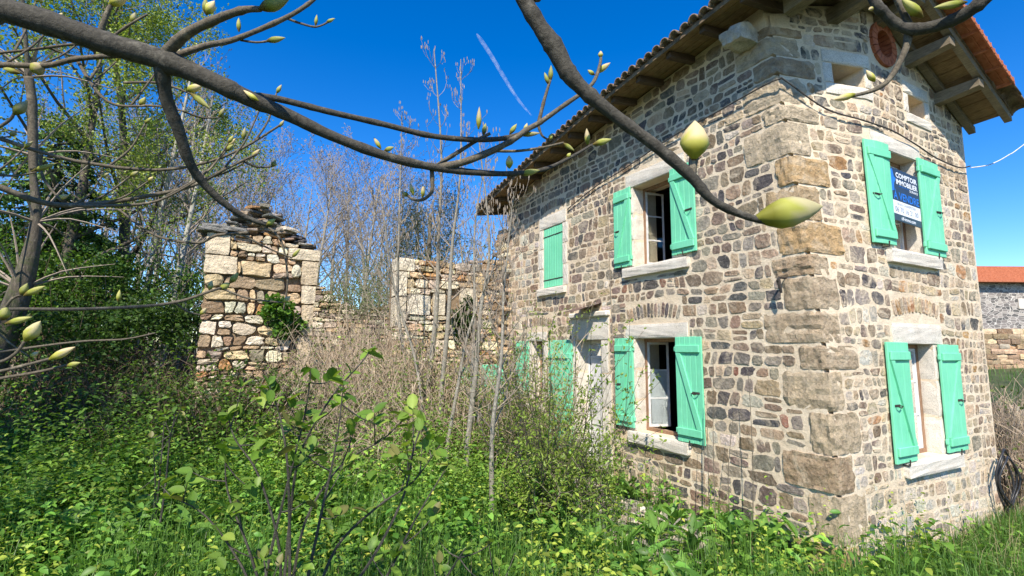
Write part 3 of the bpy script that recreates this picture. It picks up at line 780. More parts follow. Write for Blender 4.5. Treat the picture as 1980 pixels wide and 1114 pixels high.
# soffit boards along the front eave and across the gable overhang
for k in range(4):
    xa = EX0+.004+k*.128
    for (ya, yb) in ((0.0, 2.2), (2.2, 4.6), (4.6, VY1)):
        m_ = MB(); V = []; q = np.linspace(ya+.004, yb-.004, 6); dz = U(-.004, .004)
        for z_ in (0, .024):
            for y in q: V += [(xa, y, roof_z(xa, y)+z_+dz), (xa+.12, y, roof_z(xa+.12, y)+z_+dz)]
        n = len(q); Fs = []
        for j in range(n-1): a = 2*j; b = 2*n+2*j; Fs += [(a, a+2, a+3, a+1), (b, b+1, b+3, b+2), (a, b, b+2, a+2), (a+1, a+3, b+3, b+1)]
        Fs += [(0, 1, 2*n+1, 2*n), (2*n-2, 4*n-2, 4*n-1, 2*n-1)]
        m_.add(V, Fs); m_.build('soffit_board', M_BOARD, roof)
x = EX0+.004
while x < EX1-.05:
    w_ = U(.115, .165); x1 = min(x+w_-.006, EX1); dz = U(-.005, .005); V = []
    if x < 1.5 < x1: x1 = 1.497
    for z_ in (0, .024):
        for y in (VY0+.01, -.004): V += [(x, y, roof_z(x, y)+z_+dz), (x1, y, roof_z(x1, y)+z_+dz)]
    m_ = MB(); m_.add(V, [(0, 2, 3, 1), (4, 5, 7, 6), (0, 4, 6, 2), (1, 3, 7, 5), (0, 1, 5, 4), (2, 6, 7, 3)]); m_.build('soffit_board', M_BOARD, roof)
    x = x1+.012
def beam(name, x0, x1, ya, yb, h, mat, w=.1, drop=.0, cut=0.):
    # purlin running along y at x0
    V = []
    for y, d in ((ya, cut), (yb, 0)):
        zt = roof_z(x0, 0)-drop; V += [(x0-w/2, y, zt-h+d), (x0+w/2, y, zt-h+d), (x0+w/2, y, zt), (x0-w/2, y, zt)]
    m_ = MB(); m_.add(V, [(0, 1, 2, 3), (4, 7, 6, 5), (0, 4, 5, 1), (1, 5, 6, 2), (2, 6, 7, 3), (3, 7, 4, 0)]); return m_.build(name, mat, roof)
for x0 in (.08, .8, 1.5, 2.16, 2.86): beam('purlin', x0, 0, -.455, .2, .17, M_BEAM, .13, .085, .07)
def rafter(y, xa, xb, h, w, mat, drop=0.):
    n = 5; V = []
    for i in range(n):
        x = xa+(xb-xa)*i/(n-1); z = roof_z(x, max(y, VY0))-.003-drop
        for dy, dz in ((-w/2, -h), (w/2, -h), (w/2, 0), (-w/2, 0)): V.append((x, y+dy, z+dz))
    Fs = [(4*i+a, 4*i+4+a, 4*i+4+(a+1) % 4, 4*i+(a+1) % 4) for i in range(n-1) for a in range(4)]+[(0, 1, 2, 3), (4*n-1, 4*n-2, 4*n-3, 4*n-4)]
    m_ = MB(); m_.add(V, Fs); return m_.build('rafter', mat, roof)
for y in (-.425, -.06):
    rafter(y, 1.51, EX1+.04, .08, .075, M_BEAM); rafter(y, EX0+.03, 1.49, .08, .075, M_BEAM)
y = .35
while y < VY1-.1: rafter(y, EX0+.06, .3, .085, .07, M_RAFTER); y += .52+U(-.03, .03)
# verge tiles on the gable, red and ribbed, and the old rounded one at the low end
def flat_tile(xa, xb, ya, yb, z0):
    m_ = MB(); sl_ = (roof_z(xb, -.5)-roof_z(xa, -.5))/(xb-xa)
    def tp(x, y, z): return (x, y, roof_z(xa, -.5)+(x-xa)*sl_+z0+z)
    m_.bbox((xa, ya, 0), (xb, yb, .022), tp, .004); m_.bbox((xb-.03, ya-.006, -.008), (xb+.004, yb+.006, .034), tp, .006); m_.bbox((xa, ya-.006, -.014), (xb, ya+.012, .03), tp, .004)
    for k in range(1, 3): yy_ = ya+(yb-ya)*k/3; m_.bbox((xa, yy_-.01, .02), (xb-.03, yy_+.01, .036), tp, .004)
    # hanging lip at the verge
    m_.bbox((xa, ya-.018, -.045), (xb, ya-.004, .02), tp, .004); m_.bbox((xb-.028, ya, -.03), (xb-.004, yb, .0), tp, .004); m_.bbox((xa, ya+.07, -.012), (xb-.03, ya+.082, .0), tp, .003); 
    for k in range(3): yy_ = xa+(xb-xa)*(k+.5)/3; m_.bbox((yy_-.008, ya-.026, -.04), (yy_+.008, ya-.016, .02), tp, .003)
    return m_.build('verge_tile', M_TILE, roof)
x = 1.52; i = 0
while x < 3.2: flat_tile(x, x+.3, VY0-.15, VY0+.18, .06+.004*(i % 2)); x += .29; i += 1
x = EX0
while x < 1.3: flat_tile(x, x+.3, VY0-.15, VY0+.18, .06); x += .29
def barrel(p0, p1, r, mat, arc=math.pi, th=.014, n=8, name='canal_tile', tw=None):
    p0 = Vector(p0); p1 = Vector(p1); d = (p1-p0).normalized(); s_ = d.cross(Vector((0, 0, 1))).normalized(); u = s_.cross(d); V = []
    for p, rr in ((p0, r), (p1, r*.86)):
        for q in (rr, rr-th):
            for k in range(n+1): a = (math.pi-arc)/2+arc*k/n; V.append(p+s_*math.cos(a)*q+u*math.sin(a)*q)
    w_ = n+1; Fs = []
    for k in range(n): Fs += [(k, k+1, 2*w_+k+1, 2*w_+k), (w_+k, 3*w_+k, 3*w_+k+1, w_+k+1), (k, w_+k, w_+k+1, k+1), (2*w_+k, 2*w_+k+1, 3*w_+k+1, 3*w_+k)]
    Fs += [(0, 2*w_, 3*w_, w_), (n, w_+n, 3*w_+n, 2*w_+n)]
    m_ = MB(); m_.add(V, Fs); return m_.build(name, mat, roof, smooth=True)
for xa, xb in ((3.14, 3.46), (3.38, 3.74)):
    barrel((xb, VY0-.07, roof_z(xb, -.5)+.03), (xa, VY0-.07, roof_z(xa, -.5)+.04), .095, M_OLDTILE)
y = VY0+.06; i = 0
while y < VY1:
    barrel((EX0-.055-U(0, .02), y, roof_z(EX0, y)+.035), (EX0+.33, y, roof_z(EX0+.33, y)+.05), .07, M_OLDTILE); y += .145+U(-.006, .006)
m_ = MB(); V, Fs = sheet([EX0-.012, EX0+.012], ys, -.02, .03); m_.add(V, Fs); m_.build('eave_fascia', M_WOOD, roof)
# far bargeboard
m_ = MB(); V, Fs = sheet([EX0, 0, 1.5, EX1], [VY1, VY1+.03], -.06, .06); m_.add(V, Fs); m_.build('bargeboard', M_WOOD, roof)

# ---- cables along the wall (their own things)
def cable(name, pts, r, label, cat, mat=M_CABLE):
    m_ = MB(); m_.tube(smoothpath(pts, 6), r, 5); return m_.build(name, mat, None, smooth=True, label=label, cat=cat)
cable('wall_cable', [mA(4.2, 4.52, .03), mA(3.4, 4.70, .03), mA(2.75, 4.765, .035), mA(1.78, 4.90, .04), mA(.95, 4.93, .05), mA(.2, 4.96, .06), mA(-.06, 4.94, .07), mB(.0, 4.93, .08), mB(.5, 4.70, .05), mB(1.0, 4.64, .045), mB(1.54, 4.62, .045), mB(2.1, 4.57, .04), mB(2.6, 4.50, .04), mB(3.2, 4.49, .045), mB(3.5, 4.56, .06)], .009, 'thin dark cable fixed round the house corner below the eaves', 'cable')
cable('wall_cable', [mA(3.03, .6, .02), mA(3.06, 2.2, .018), mA(3.1, 3.3, .02), mA(3.12, 4.3, .018), mA(3.1, 4.74, .03)], .006, 'thin grey cable running straight down the front wall beside the shutters', 'cable', M_GREYTWIG)
cable('overhead_wire', [(3.56, -.05, 4.55), tuple(at(1915, 318, 6.8)), tuple(at(1950, 300, 7.4)), tuple(at(1990, 272, 8.2)), tuple(at(2150, 150, 12))], .008, 'pale overhead wire leaving the gable wall to the right', 'wire', M_WHITE)

# ---- estate agent board
SGN = (1.40, 2.05, 3.55, 4.165); sn = .03
board = thing('sale_board', 'dark blue and white for-sale board hung in the upper gable window', 'sign', (1.74, -.02, 3.55))
org = (1.74, -.02, 3.55)
M_NAVY = flat_mat('sign_navy', (.022, .04, .075)); M_SWHITE = flat_mat('sign_white', (.75, .78, .82)); M_SLATEB = flat_mat('sign_slate', (.035, .06, .075)); M_BLUE = flat_mat('sign_blue', (.02, .17, .62)); M_GREYT = flat_mat('sign_grey', (.18, .2, .24))
def tilt(u, v, n):  # board hangs slightly tilted
    return (u, -(sn+n), v-.042*(u-1.74))
m_ = MB(); m_.box((SGN[0], SGN[2], 0), (SGN[1], SGN[3], .008), tilt); m_.build('panel', M_NAVY, board, org=org)
m_ = MB(); m_.box((SGN[0]+.001, 3.63, .008), (SGN[1]-.001, 3.783, .0095), tilt); m_.build('white_band', M_SWHITE, board, org=org)
m_ = MB(); m_.box((SGN[0]+.001, SGN[2]+.001, .008), (SGN[1]-.001, 3.63, .0092), tilt); m_.build('slate_band', M_SLATEB, board, org=org)
m_ = MB(); m_.box((1.60, 3.965, .008), (1.83, 3.970, .010), tilt); m_.build('rule', M_BLUE, board, org=org)
# blue emblem, partly behind the shutter
m_ = MB(); V = [tilt(*q) for q in ((1.42, 4.13, .0095), (1.47, 4.15, .0095), (1.50, 4.06, .0095), (1.535, 4.045, .0095), (1.49, 3.98, .0095), (1.485, 3.90, .0095), (1.42, 3.88, .0095))]
m_.add(V, [tuple(range(7))]); m_.build('emblem', M_BLUE, board, org=org)
dg = bpy.context.evaluated_depsgraph_get
def text(s_, u0, u1, v, h, mat, bold=.0):
    cu = bpy.data.curves.new('txt', 'FONT'); cu.body = s_; cu.size = 1; cu.offset = bold; cu.resolution_u = 3
    o = bpy.data.objects.new('txt', cu); COL.objects.link(o); bpy.context.view_layer.update()
    me = bpy.data.meshes.new_from_object(o.evaluated_get(dg())); bpy.data.objects.remove(o)
    co = np.zeros(len(me.vertices)*3); me.vertices.foreach_get('co', co); co = co.reshape(-1, 3)
    mn, mx = co.min(0), co.max(0); sx = (u1-u0)/(mx[0]-mn[0]); sy = h/(mx[1]-mn[1])
    co = np.array([tilt(u0+(a-mn[0])*sx, v+(b-mn[1])*sy, .0105) for a, b, c in co])-np.array(org)
    me.vertices.foreach_set('co', co.ravel()); me.materials.clear(); me.materials.append(mat); me.update()
    new_obj('lettering', me, board)
text('COMPTOIR', 1.54, 2.02, 4.062, .062, M_SWHITE, .03)
text('IMMOBILIER', 1.54, 2.02, 3.982, .062, M_SWHITE, .03)
text('DE FRANCE', 1.83, 2.02, 3.937, .03, M_SWHITE, .02)
text('À VENDRE', 1.46, 2.03, 3.80, .115, M_BLUE, .015)
text('Bruno CHAMPETIER', 1.53, 1.94, 3.735, .034, M_GREYT)
text('06 70 16 21 00', 1.47, 1.99, 3.655, .062, M_GREYT, .01)
text('cif-immo.com', 1.59, 1.91, 3.57, .042, M_SWHITE, .02)

# ------------------------------------------------------------------ ruins
def topline(pts):
    xs_, zs_ = zip(*pts); return lambda x: float(np.interp(x, xs_, zs_))
def ruin_wall(name, label, x0, x1, Y, top, zb, hr, wr, excl=(), cols=None, limit=300, th=.5, zmin=None, pal=None):
    root = thing(name, label, 'ruin', ((x0+x1)/2, Y, zb)); org_ = ((x0+x1)/2, Y, zb)
    core = MB(); q = np.arange(x0+.03, x1-.02, .18)
    V = []; Fs = []
    for x in q: V += [(x, Y+.06, zb-.4), (x, Y+.06, top(x)-.12), (x, Y+th, top(x)-.12), (x, Y+th, zb-.4)]
    for i in range(len(q)-1):
        for a in range(4): Fs.append((4*i+a, 4*i+4+a, 4*i+4+(a+1) % 4, 4*i+(a+1) % 4))
    Fs += [(0, 1, 2, 3), (4*len(q)-1, 4*len(q)-2, 4*len(q)-3, 4*len(q)-4)]
    core.add(V, Fs); core.build('wall_core', M_EARTH, root, org=org_)
    cells = courses(x0, x1, zb, 5, top, list(excl), hr, wr, .2, (.8, 2.6), 1.5)
    mR = lambda u, v, n: (u, Y-n, v)
    for q in cells:
        g = stone_geo(q, 0, U(.003, .008), mR, U(.012, .07), False, U(-.05, .05), deep=.14)
        if g is None: continue
        m_ = MB(); m_.add(g[0], g[1], pick(pal or dict(tan=6, pale=3, brown=2.5, rust=2.2))); m_.build('stone', M_RUIN, root, org=org_)
    return root, org_
RY = 6.75
tl = topline([(-5.62, 4.0), (-5.3, 4.02), (-4.6, 4.05), (-4.2, 3.95), (-4.0, 3.88), (-3.72, 3.86)])
jx = [(-4.02, -3.74, 3.2+.0, 3.63), (-4.25, -3.72, 3.64, 3.85), (-4.0, -3.76, 2.86, 3.19), (-3.98, -3.78, 2.3, 2.85), (-4.02, -3.8, 1.5, 2.29), (-5.5, -5.15, 3.62, 3.98), (-5.5, -5.02, 3.3, 3.61)]
rl, ro = ruin_wall('ruined_wall', 'tall ruined stone wall with slate heap on top at left', -5.5, -3.74, RY, tl, .5, (.1, .25), (.12, .5), jx, pal=dict(tan=7, pale=4.5, rust=.7, brown=3, grey=1.5))
for (a, b, c, d) in jx:
    V, Fs = rock(((a+b)/2, RY+.12, (c+d)/2), (b-a-.008, .36, d-c-.01), 5, .1, .045); m_ = MB(); m_.add(V, Fs, random.choice([(.54, .47, .37), (.58, .5, .39), (.48, .4, .3)])); m_.build('dressed_block', M_RUIN, rl, org=ro)
for i in range(190):   # slates heaped on the wall head
    x = random.choices([U(-5.55, -3.85), random.gauss(-4.68, .26)], (1, 1.3))[0]; x = min(max(x, -5.55), -3.85); hmax = np.interp(x, [-5.55, -5.2, -5.0, -4.75, -4.5, -4.2, -3.95], [.05, .14, .34, .5, .44, .2, .04])
    z = tl(x)+U(.0, 1)**.8*hmax; w_ = U(.12, .34)
    V, Fs = rock((x, RY+U(.02, .6), z+.02), (w_, U(.12, .3), U(.025, .06)), 2, .2, .16, rot=(U(-.25, .25), U(-.3, .3), U(0, 3)))
    m_ = MB(); m_.add(V, Fs, pick(dict(grey=5, basalt=2.5, brown=2, pale=1, rust=.4))); m_.build('slate', M_SLATE, rl, org=ro)
for sx, sz, w_ in ((-5.42, 4.03, .42), (-5.15, 4.07, .5), (-5.4, 4.09, .36)):
    V, Fs = rock((sx, RY+.08, sz), (w_, .42, .06), 4, .15, .14, rot=(.03, U(-.06, .06), U(-.1, .1))); m_ = MB(); m_.add(V, Fs, (.24, .23, .21)); m_.build('slate', M_SLATE, rl, org=ro)
tr = topline([(-2.32, 3.86), (-1.6, 3.88), (-.9, 3.92), (-.3, 4.02), (.3, 4.1)])
jr = [(-2.32, -1.95, 3.6, 3.86), (-2.32, -2.1, 3.1, 3.59), (-2.08, -1.6, 2.75, 3.15), (-2.32, -2.1, 2.5, 3.09), (-1.55, -1.3, 2.75, 3.2), (-.95, -.6, 2.85, 3.35)]
hole = (-1.29, -.96, 2.78, 3.3)
rr_, ro2 = ruin_wall('ruined_wall', 'low ruined stone wall with a small opening joining the house end', -2.32, .3, RY, tr, .5, (.10, .2), (.14, .38), jr+[hole], pal=dict(pale=5, tan=6, brown=1.5, rust=.6))
for (a, b, c, d) in jr:
    V, Fs = rock(((a+b)/2, RY+.12, (c+d)/2), (b-a-.008, .36, d-c-.01), 5, .1, .05); m_ = MB(); m_.add(V, Fs, random.choice([(.58, .54, .47), (.62, .57, .48), (.52, .47, .39)])); m_.build('dressed_block', M_RUIN, rr_, org=ro2)
# rough end of the house front, toothed into the ruin
ends = MB()
for i in range(60):
    z = .6+i*.068; V, Fs = rock((U(-.03, .05), HL+U(0, .28), z), (U(.2, .34), U(.2, .4), U(.06, .1)), 2, .2, .12, rot=(0, 0, U(-.2, .2))); 
    m_ = MB(); m_.add(V, Fs, pick(dict(tan=4, pale=3, brown=2, grey=2))); m_.build('tooth_stone', M_RUIN, rr_, org=ro2)
tb = topline([(-4.2, 3.8), (-3.3, 3.7), (-2.8, 3.3), (-2.2, 3.1), (-1.7, 3.2), (-1.2, 3.6)])
ruin_wall('rubble_wall', 'low grey rubble wall seen through the gap between the ruins', -4.2, -1.2, 10.2, tb, 2.2, (.09, .15), (.14, .32), pal=dict(grey=5, brown=2, pale=2, tan=1.5))
# shaded old wall at the far left
p_ = at(60, 760, 8.6)
V0 = thing('garden_wall', 'dark shaded stone wall at the far left behind the grass', 'wall', (p_[0], p_[1], .5))
for r_ in range(7):
    x = -1.6
    while x < 1.5:
        w_ = U(.22, .5); V, Fs = rock((x+w_/2, U(-.02, .02)+.12*x, r_*.22+.1), (w_-.01, .32, .21), 2, .2, .1); m_ = MB(); m_.add(V, Fs, pick(dict(grey=3, basalt=3, brown=2))); m_.build('stone', M_RUIN, V0); x += w_

# ------------------------------------------------------------------ trees
def grow(W, T, tips, p, d, ln, r, lvl, prm):
    n = prm['seg'][lvl]; pts = [p]; rad = [r]; d = Vector(d).normalized(); q = Vector(p)
    for i in range(n):
        d = (d+Vector((U(-1, 1), U(-1, 1), U(-1, 1)))*prm['wob'][lvl]+Vector((0, 0, prm['up'][lvl]))).normalized()
        q = q+d*(ln/n); pts.append(q.copy()); rad.append(r*(1-(i+1)/n*prm['taper'][lvl]))
    (W if lvl <= prm['wood'] else T).tube(pts, rad, prm['sides'][lvl], cap=False)
    if lvl == prm['max']:
        tips.append((pts[-1], d.copy(), pts[len(pts)//2])); return
    k = prm['kids'][lvl]; k = random.randint(*k)
    for j in range(k):
        t = prm['from'][lvl]+(1-prm['from'][lvl])*((j+U(.1, .9))/k); f = t*n; i = min(int(f), n-1)
        pp = pts[i].lerp(pts[i+1], f-i); dd = (pts[i+1]-pts[i]).normalized()
        ax_ = dd.orthogonal().normalized(); ax_ = Matrix.Rotation(U(0, 6.28), 3, dd)@ax_
        a = prm['ang'][lvl]*U(.7, 1.3); nd = Matrix.Rotation(a, 3, ax_)@dd
        L_ = ln*prm['ratio'][lvl]*U(.7, 1.2)*(1.15-.55*t)
        grow(W, T, tips, pp, nd, L_, max(rad[i]*prm['rr'][lvl], prm['rmin']), lvl+1, prm)
    tips.append((pts[-1], d.copy(), pts[-2]))
ASH = dict(seg=[9, 6, 4, 3], wob=[.05, .09, .12, .12], up=[.04, .10, .10, .08], taper=[.85, .85, .8, .7], sides=[7, 5, 3, 3], wood=1, max=3, kids=[(13, 16), (7, 9), (4, 6)], **{'from': [.28, .15, .15]}, ang=[.75, .7, .65], ratio=[.42, .45, .5], rr=[.5, .5, .6], rmin=.007)
def budded(T, tips, r=.016, col=None):
    for p, d, m in tips:
        for _ in range(2):
            q = Vector(p)+Vector((U(-1, 1), U(-1, 1), U(-1, 1)))*.03; T.tube([q, q+d*.03, q+d*.06], [.004, r, .003], 3, cap=False)
def tree_thing(name, label, W, T, mw, mt, loc, group=None, cat='tree', crown=None, rotz=0, sc=1):
    o = thing(name, label, cat, loc, group); o.rotation_euler = (0, 0, rotz); o.scale = (sc, sc, sc)
    W.build('trunk', mw, o, smooth=True)
    if T is not None and T.V: T.build('twigs' if crown else 'crown', mt, o)
    if crown: new_obj('crown', crown, o)
    return o
def copy_thing(o, loc, rotz, sc, label):
    c = o.copy(); COL.objects.link(c); c.location = loc; c.rotation_euler = (0, 0, rotz); c.scale = (sc, sc, sc); c['label'] = label
    for ch in list(o.children):
        k = ch.copy(); COL.objects.link(k); k.parent = c
    return c
protos = []
for i in range(4):
    W, T, tips = MB(), MB(), []
    grow(W, T, tips, Vector((0, 0, 0)), (U(-.05, .05), U(-.05, .05), 1), 9.0, .13, 0, ASH); budded(T, tips, .018)
    protos.append((W, T))
spots = [(562, 22, .98), (600, 19, .9), (640, 23, 1.0), (684, 18, .86), (716, 24, 1.02), (752, 20, .86), (800, 26, 1.0), (842, 22, .85), (905, 25, .95), (955, 23, .85), (520, 25, 1.1), (478, 21, 1.0), (430, 25, 1.2), (385, 20, 1.08), (335, 24, 1.25), (285, 20, 1.15), (235, 25, 1.35), (180, 22, 1.2), (110, 25, 1.3), (40, 22, 1.2), (540, 30, 1.25), (660, 30, 1.2), (735, 31, 1.15), (355, 30, 1.4), (455, 29, 1.25), (260, 31, 1.45)]
ashes = []
def ash_label(px, dep, i):
    where = 'above the gap between the ruins' if 615 < px < 765 else 'behind the low ruined wall' if px >= 765 else 'behind the tall ruined wall' if px > 385 else 'behind the pale slender trunks' if px > 200 else 'behind the dark conifer'
    row = [q for q in spots if (615 < q[0] < 765) == (615 < px < 765) and (q[0] >= 765) == (px >= 765) and (385 < q[0] <= 615) == (385 < px <= 615) and (200 < q[0] <= 385) == (200 < px <= 385)]
    n = sorted(row).index((px, dep, spots[i][2])); m = len(row)
    od = ['leftmost', 'second from the left', 'third from the left', 'fourth from the left', 'fifth from the left', 'sixth from the left', 'seventh from the left'][n] if n < m-1 else 'rightmost'
    return f'bare budding ash tree {where}, {od} there'
for i, (px, dep, sc) in enumerate(spots):
    p = at(px, 660, dep); loc = (p[0], p[1], gz1(p[0], p[1])-.1)
    if i < 4:
        o = tree_thing('ash_tree', ash_label(px, dep, i), protos[i][0], protos[i][1], M_ASH, M_GREYTWIG, loc, 'bare trees behind the ruins', rotz=U(0, 6), sc=sc); ashes.append(o)
    else: copy_thing(ashes[i % 4], loc, U(0, 6.28), sc*U(.95, 1.05), ash_label(px, dep, i))
# hedge row of fresh shrubs at the foot of the wood
def leaf_cloud(M, fn, ln, wd, c0, c1, zb=.2, big=False, var=.25, mat=None):
    P = fn(M); ax_ = rdir(M, zb, .8); nr = rdir(M, .8); l_ = ln*rng.uniform(.6, 1.4, M); w_ = l_*wd
    if big: V, F_ = leaf_arrays(P, ax_, nr, l_, w_); k = 7
    else: V, F_ = leaf_small(P, ax_, nr, l_, w_); k = 4
    return V, F_, leafcols(M, k, c0, c1, var)
def ell(c, r, clump=10, cr=.35):
    """points in an ellipsoid gathered in clumps"""
    def fn(M):
        cc = rdir(clump)*np.cbrt(rng.random((clump, 1)))*np.asarray(r)+np.asarray(c)
        k = rng.integers(0, clump, M); return cc[k]+rng.normal(0, 1, (M, 3))*cr*np.asarray(r)*.5
    return fn
def bush(name, label, c, r, M, ln, wd, c0, c1, clump=14, stems=14, cat='bush', mat=M_LEAF, smat=M_BRAMBLE, cr=.35, group=None, big=False):
    g = gz1(c[0], c[1]); o = thing(name, label, cat, (c[0], c[1], g), group); loc = np.array([c[0], c[1], g])
    V, F_, Cc = leaf_cloud(M, ell(c, r, clump, cr), ln, wd, c0, c1, big=big); V = V-loc; V[:, 2] = np.maximum(V[:, 2], .02)
    new_obj('foliage', make_mesh('foliage', V, F_, mat, Cc), o)
    S = MB()
    for i in range(stems):
        a = rdir(1)[0]*np.asarray(r)*.9+np.asarray(c)-loc; b = np.array([U(-.3, .3)*r[0], U(-.3, .3)*r[1], -.1]); m = (a+b)/2+np.array([0, 0, .25*r[2]])
        S.tube(smoothpath([b, m, a], 3), np.linspace(.02, .004, 7)*min(1.5, max(.5, r[2])), 4, cap=False)
    S.build('stems', smat, o); return o
for i, (px, py, dep, rx, rz) in enumerate([(560, 560, 15, 1.6, 1.0), (690, 560, 14, 1.3, 1.0), (730, 540, 16, 1.5, 1.1), (700, 575, 11.2, .8, .5), (480, 560, 14, 1.6, 1.2), (385, 590, 12.5, 1.2, 1.1), (330, 600, 13.5, 1.3, 1.1), (215, 590, 14.5, 1.6, 1.2), (90, 590, 14.5, 1.8, 1.3)]):
    p = at(px, py, dep); bush('spring_bush', 'pale green twiggy bush coming into leaf '+['behind the right edge of the tall ruin', 'in the middle of the gap between the ruins', 'just left of the low ruined wall', 'nearest in the gap, before the rubble wall', 'behind the middle of the tall ruin', 'at the left edge of the tall ruin', 'behind the rightmost pale trunk', 'behind the leftmost pale trunk', 'behind the dark drooping conifer'][i], p, (rx, 1.0, rz), 2600, .045, .55, (.11, .15, .05), (.22, .24, .10), 40, 60, smat=M_GREYTWIG, cr=.5, group='bushes beyond the ruins')
# dark pine beyond the right-hand ruin
p = at(830, 470, 17); W, T = MB(), MB(); W.tube([(0, 0, 0), (0, 0, 6)], [.14, .06], 7)
V, F_, Cc = leaf_cloud(9000, ell((0, 0, 5.2), (1.3, 1.3, 2.0), 40, .35), .14, .12, (.022, .04, .014), (.06, .075, .025))
tree_thing('pine_tree', 'dark pine tree rising behind the low ruined wall', W, None, M_TRUNK, None, (p[0], p[1], gz1(p[0], p[1])), crown=make_mesh('crown', V, F_, M_NEEDLE, Cc))
V, F_, Cc = leaf_cloud(4000, ell((0, 0, 1.6), (2.2, 1.2, 1.2), 24, .4), .06, .6, (.05, .08, .02), (.11, .14, .04)); p = at(900, 520, 13)
W = MB(); W.tube([(0, 0, 0), (.1, 0, 2)], [.05, .02], 6)
tree_thing('elder_bush', 'low olive green bush behind the low ruined wall', W, None, M_TRUNK, None, (p[0], p[1], 2.0), cat='bush', crown=make_mesh('crown', V, F_, M_LEAF, Cc))

# tall leafing tree at the left
LEAFY = dict(seg=[9, 6, 5, 4], wob=[.08, .12, .15, .15], up=[.02, .05, .04, .0], taper=[.75, .8, .8, .7], sides=[9, 6, 4, 3], wood=1, max=3, kids=[(11, 13), (7, 9), (5, 7)], **{'from': [.3, .2, .2]}, ang=[.9, .8, .75], ratio=[.42, .5, .5], rr=[.5, .5, .55], rmin=.006)
def leafy_tree(name, label, base, h, lean, nl, ln, c0, c1, r=.16, prm=LEAFY, group=None, mw=M_TRUNK):
    W, T, tips = MB(), MB(), []; grow(W, T, tips, Vector((0, 0, 0)), (*lean, 1), h, r, 0, prm)
    tp = np.array([[*p] for p, d, m in tips]+[[*m] for p, d, m in tips]); k = rng.integers(0, len(tp), nl)
    P = tp[k]+rng.normal(0, .11, (nl, 3)); V, F_ = leaf_small(P, rdir(nl, -.1), rdir(nl, .9), ln*rng.uniform(.6, 1.3, nl), ln*.55*rng.uniform(.7, 1.2, nl))
    return tree_thing(name, label, W, T, mw, M_GREYTWIG, base, group, crown=make_mesh('crown', V, F_, M_LEAF, leafcols(nl, 4, c0, c1)))
def gl(px, dep, sink=.1):
    p = at(px, 700, dep); return (p[0], p[1], gz1(p[0], p[1])-sink)
leafy_tree('leafing_tree', 'tall tree with fresh yellow-green leaves at upper left', gl(215, 11), 9.5, (.10, .0), 25000, .078, (.17, .24, .035), (.36, .41, .09), .15)
leafy_tree('leafing_tree', 'leaning tree with fresh leaves behind the dark conifer', gl(70, 9.0), 8.5, (.12, -.05), 22000, .07, (.13, .2, .03), (.28, .34, .07), .13)
# dark conifers: drooping sprays
def conifer(name, label, base, h, R, nb, nn, c0, c1, group=None):
    W, T = MB(), MB(); W.tube([(0, 0, 0), (.05, 0, h*.5), (0, .05, h)], [.17, .11, .02], 8)
    P = []; A = []; K = []
    for i in range(nb):
        t = (i+U(0, 1))/nb; z = h*(.06+.92*t); L_ = R*(1-t)**.7*U(.65, 1.15)+.15; a = i*2.4+U(-.3, .3); dr = Vector((math.cos(a), math.sin(a), 0))
        pts = [Vector((0, 0, z))+dr*(L_*s_)+Vector((0, 0, L_*(.18*s_-.42*s_*s_))) for s_ in (0, .3, .6, .85, 1)]; T.tube(pts, [.03, .022, .014, .009, .004], 4, cap=False)
        m = max(20, int(nn*L_/R/nb*1.6)); s_ = rng.uniform(.15, 1.02, m)**.8
        sd = np.array([-dr.y, dr.x, 0]); w = rng.normal(0, 1, m)*.17*L_*(1.15-s_)
        q = np.array([0, 0, z])+np.array(dr)*(L_*s_)[:, None]+sd*w[:, None]; q[:, 2] += L_*(.18*s_-.42*s_*s_)-np.abs(w)*.35-rng.random(m)*.1
        K.append(np.full(m, U(.55, 1.6))); P.append(q); A.append(np.array(dr)*.6+sd*np.sign(w)[:, None]*.7+np.array([0, 0, -.35])+rng.normal(0, .3, (m, 3)))
    P = np.concatenate(P); A = np.concatenate(A); M = len(P)
    V, F_ = leaf_small(P, A, rdir(M, 1.2), rng.uniform(.09, .19, M), rng.uniform(.03, .06, M))
    return tree_thing(name, label, W, T, M_TRUNK, M_TRUNK, base, group, crown=make_mesh('crown', V, F_, M_NEEDLE, leafcols(M, 4, c0, c1)*np.repeat(np.concatenate(K), 4)[:, None]))
conifer('conifer_tree', 'dark green drooping conifer at the left edge', gl(60, 9.6), 6.3, 2.3, 90, 24000, (.02, .055, .012), (.10, .19, .035))
conifer('conifer_tree', 'smaller bushy conifer standing right of the dark drooping one', gl(170, 10.6), 4.0, 1.7, 60, 13000, (.045, .11, .02), (.14, .25, .05))
# dark leaning trunk at the left edge
m_ = MB(); o = thing('leaning_trunk', 'thick dark leaning trunk at the left edge', 'tree', gl(-40, 7.2))
P = [at(-60, 800, 7.2), at(-10, 690, 7.2), at(40, 560, 7.3), at(70, 430, 7.4), at(60, 300, 7.4), at(55, 150, 7.3), at(40, -40, 7.2)]
m_.tube(smoothpath(P, 4), np.interp(np.arange(25), [0, 4, 8, 12, 16, 20, 24], [.2, .18, .14, .07, .035, .03, .022]), 9); m_.build('trunk', M_TRUNK, o, smooth=True, org=o.location)
S = MB()
for i in range(46):
    t = U(.35, 1); b = np.array(P[min(6, int(t*6))]); d = rdir(1, .3)[0]; S.tube(smoothpath([b, b+d*.5+[0, 0, .15], b+d*1.2+[0, 0, .1]], 3), np.linspace(.022, .004, 7), 4, cap=False)
S.build('crown', M_GREYTWIG, o, org=o.location)
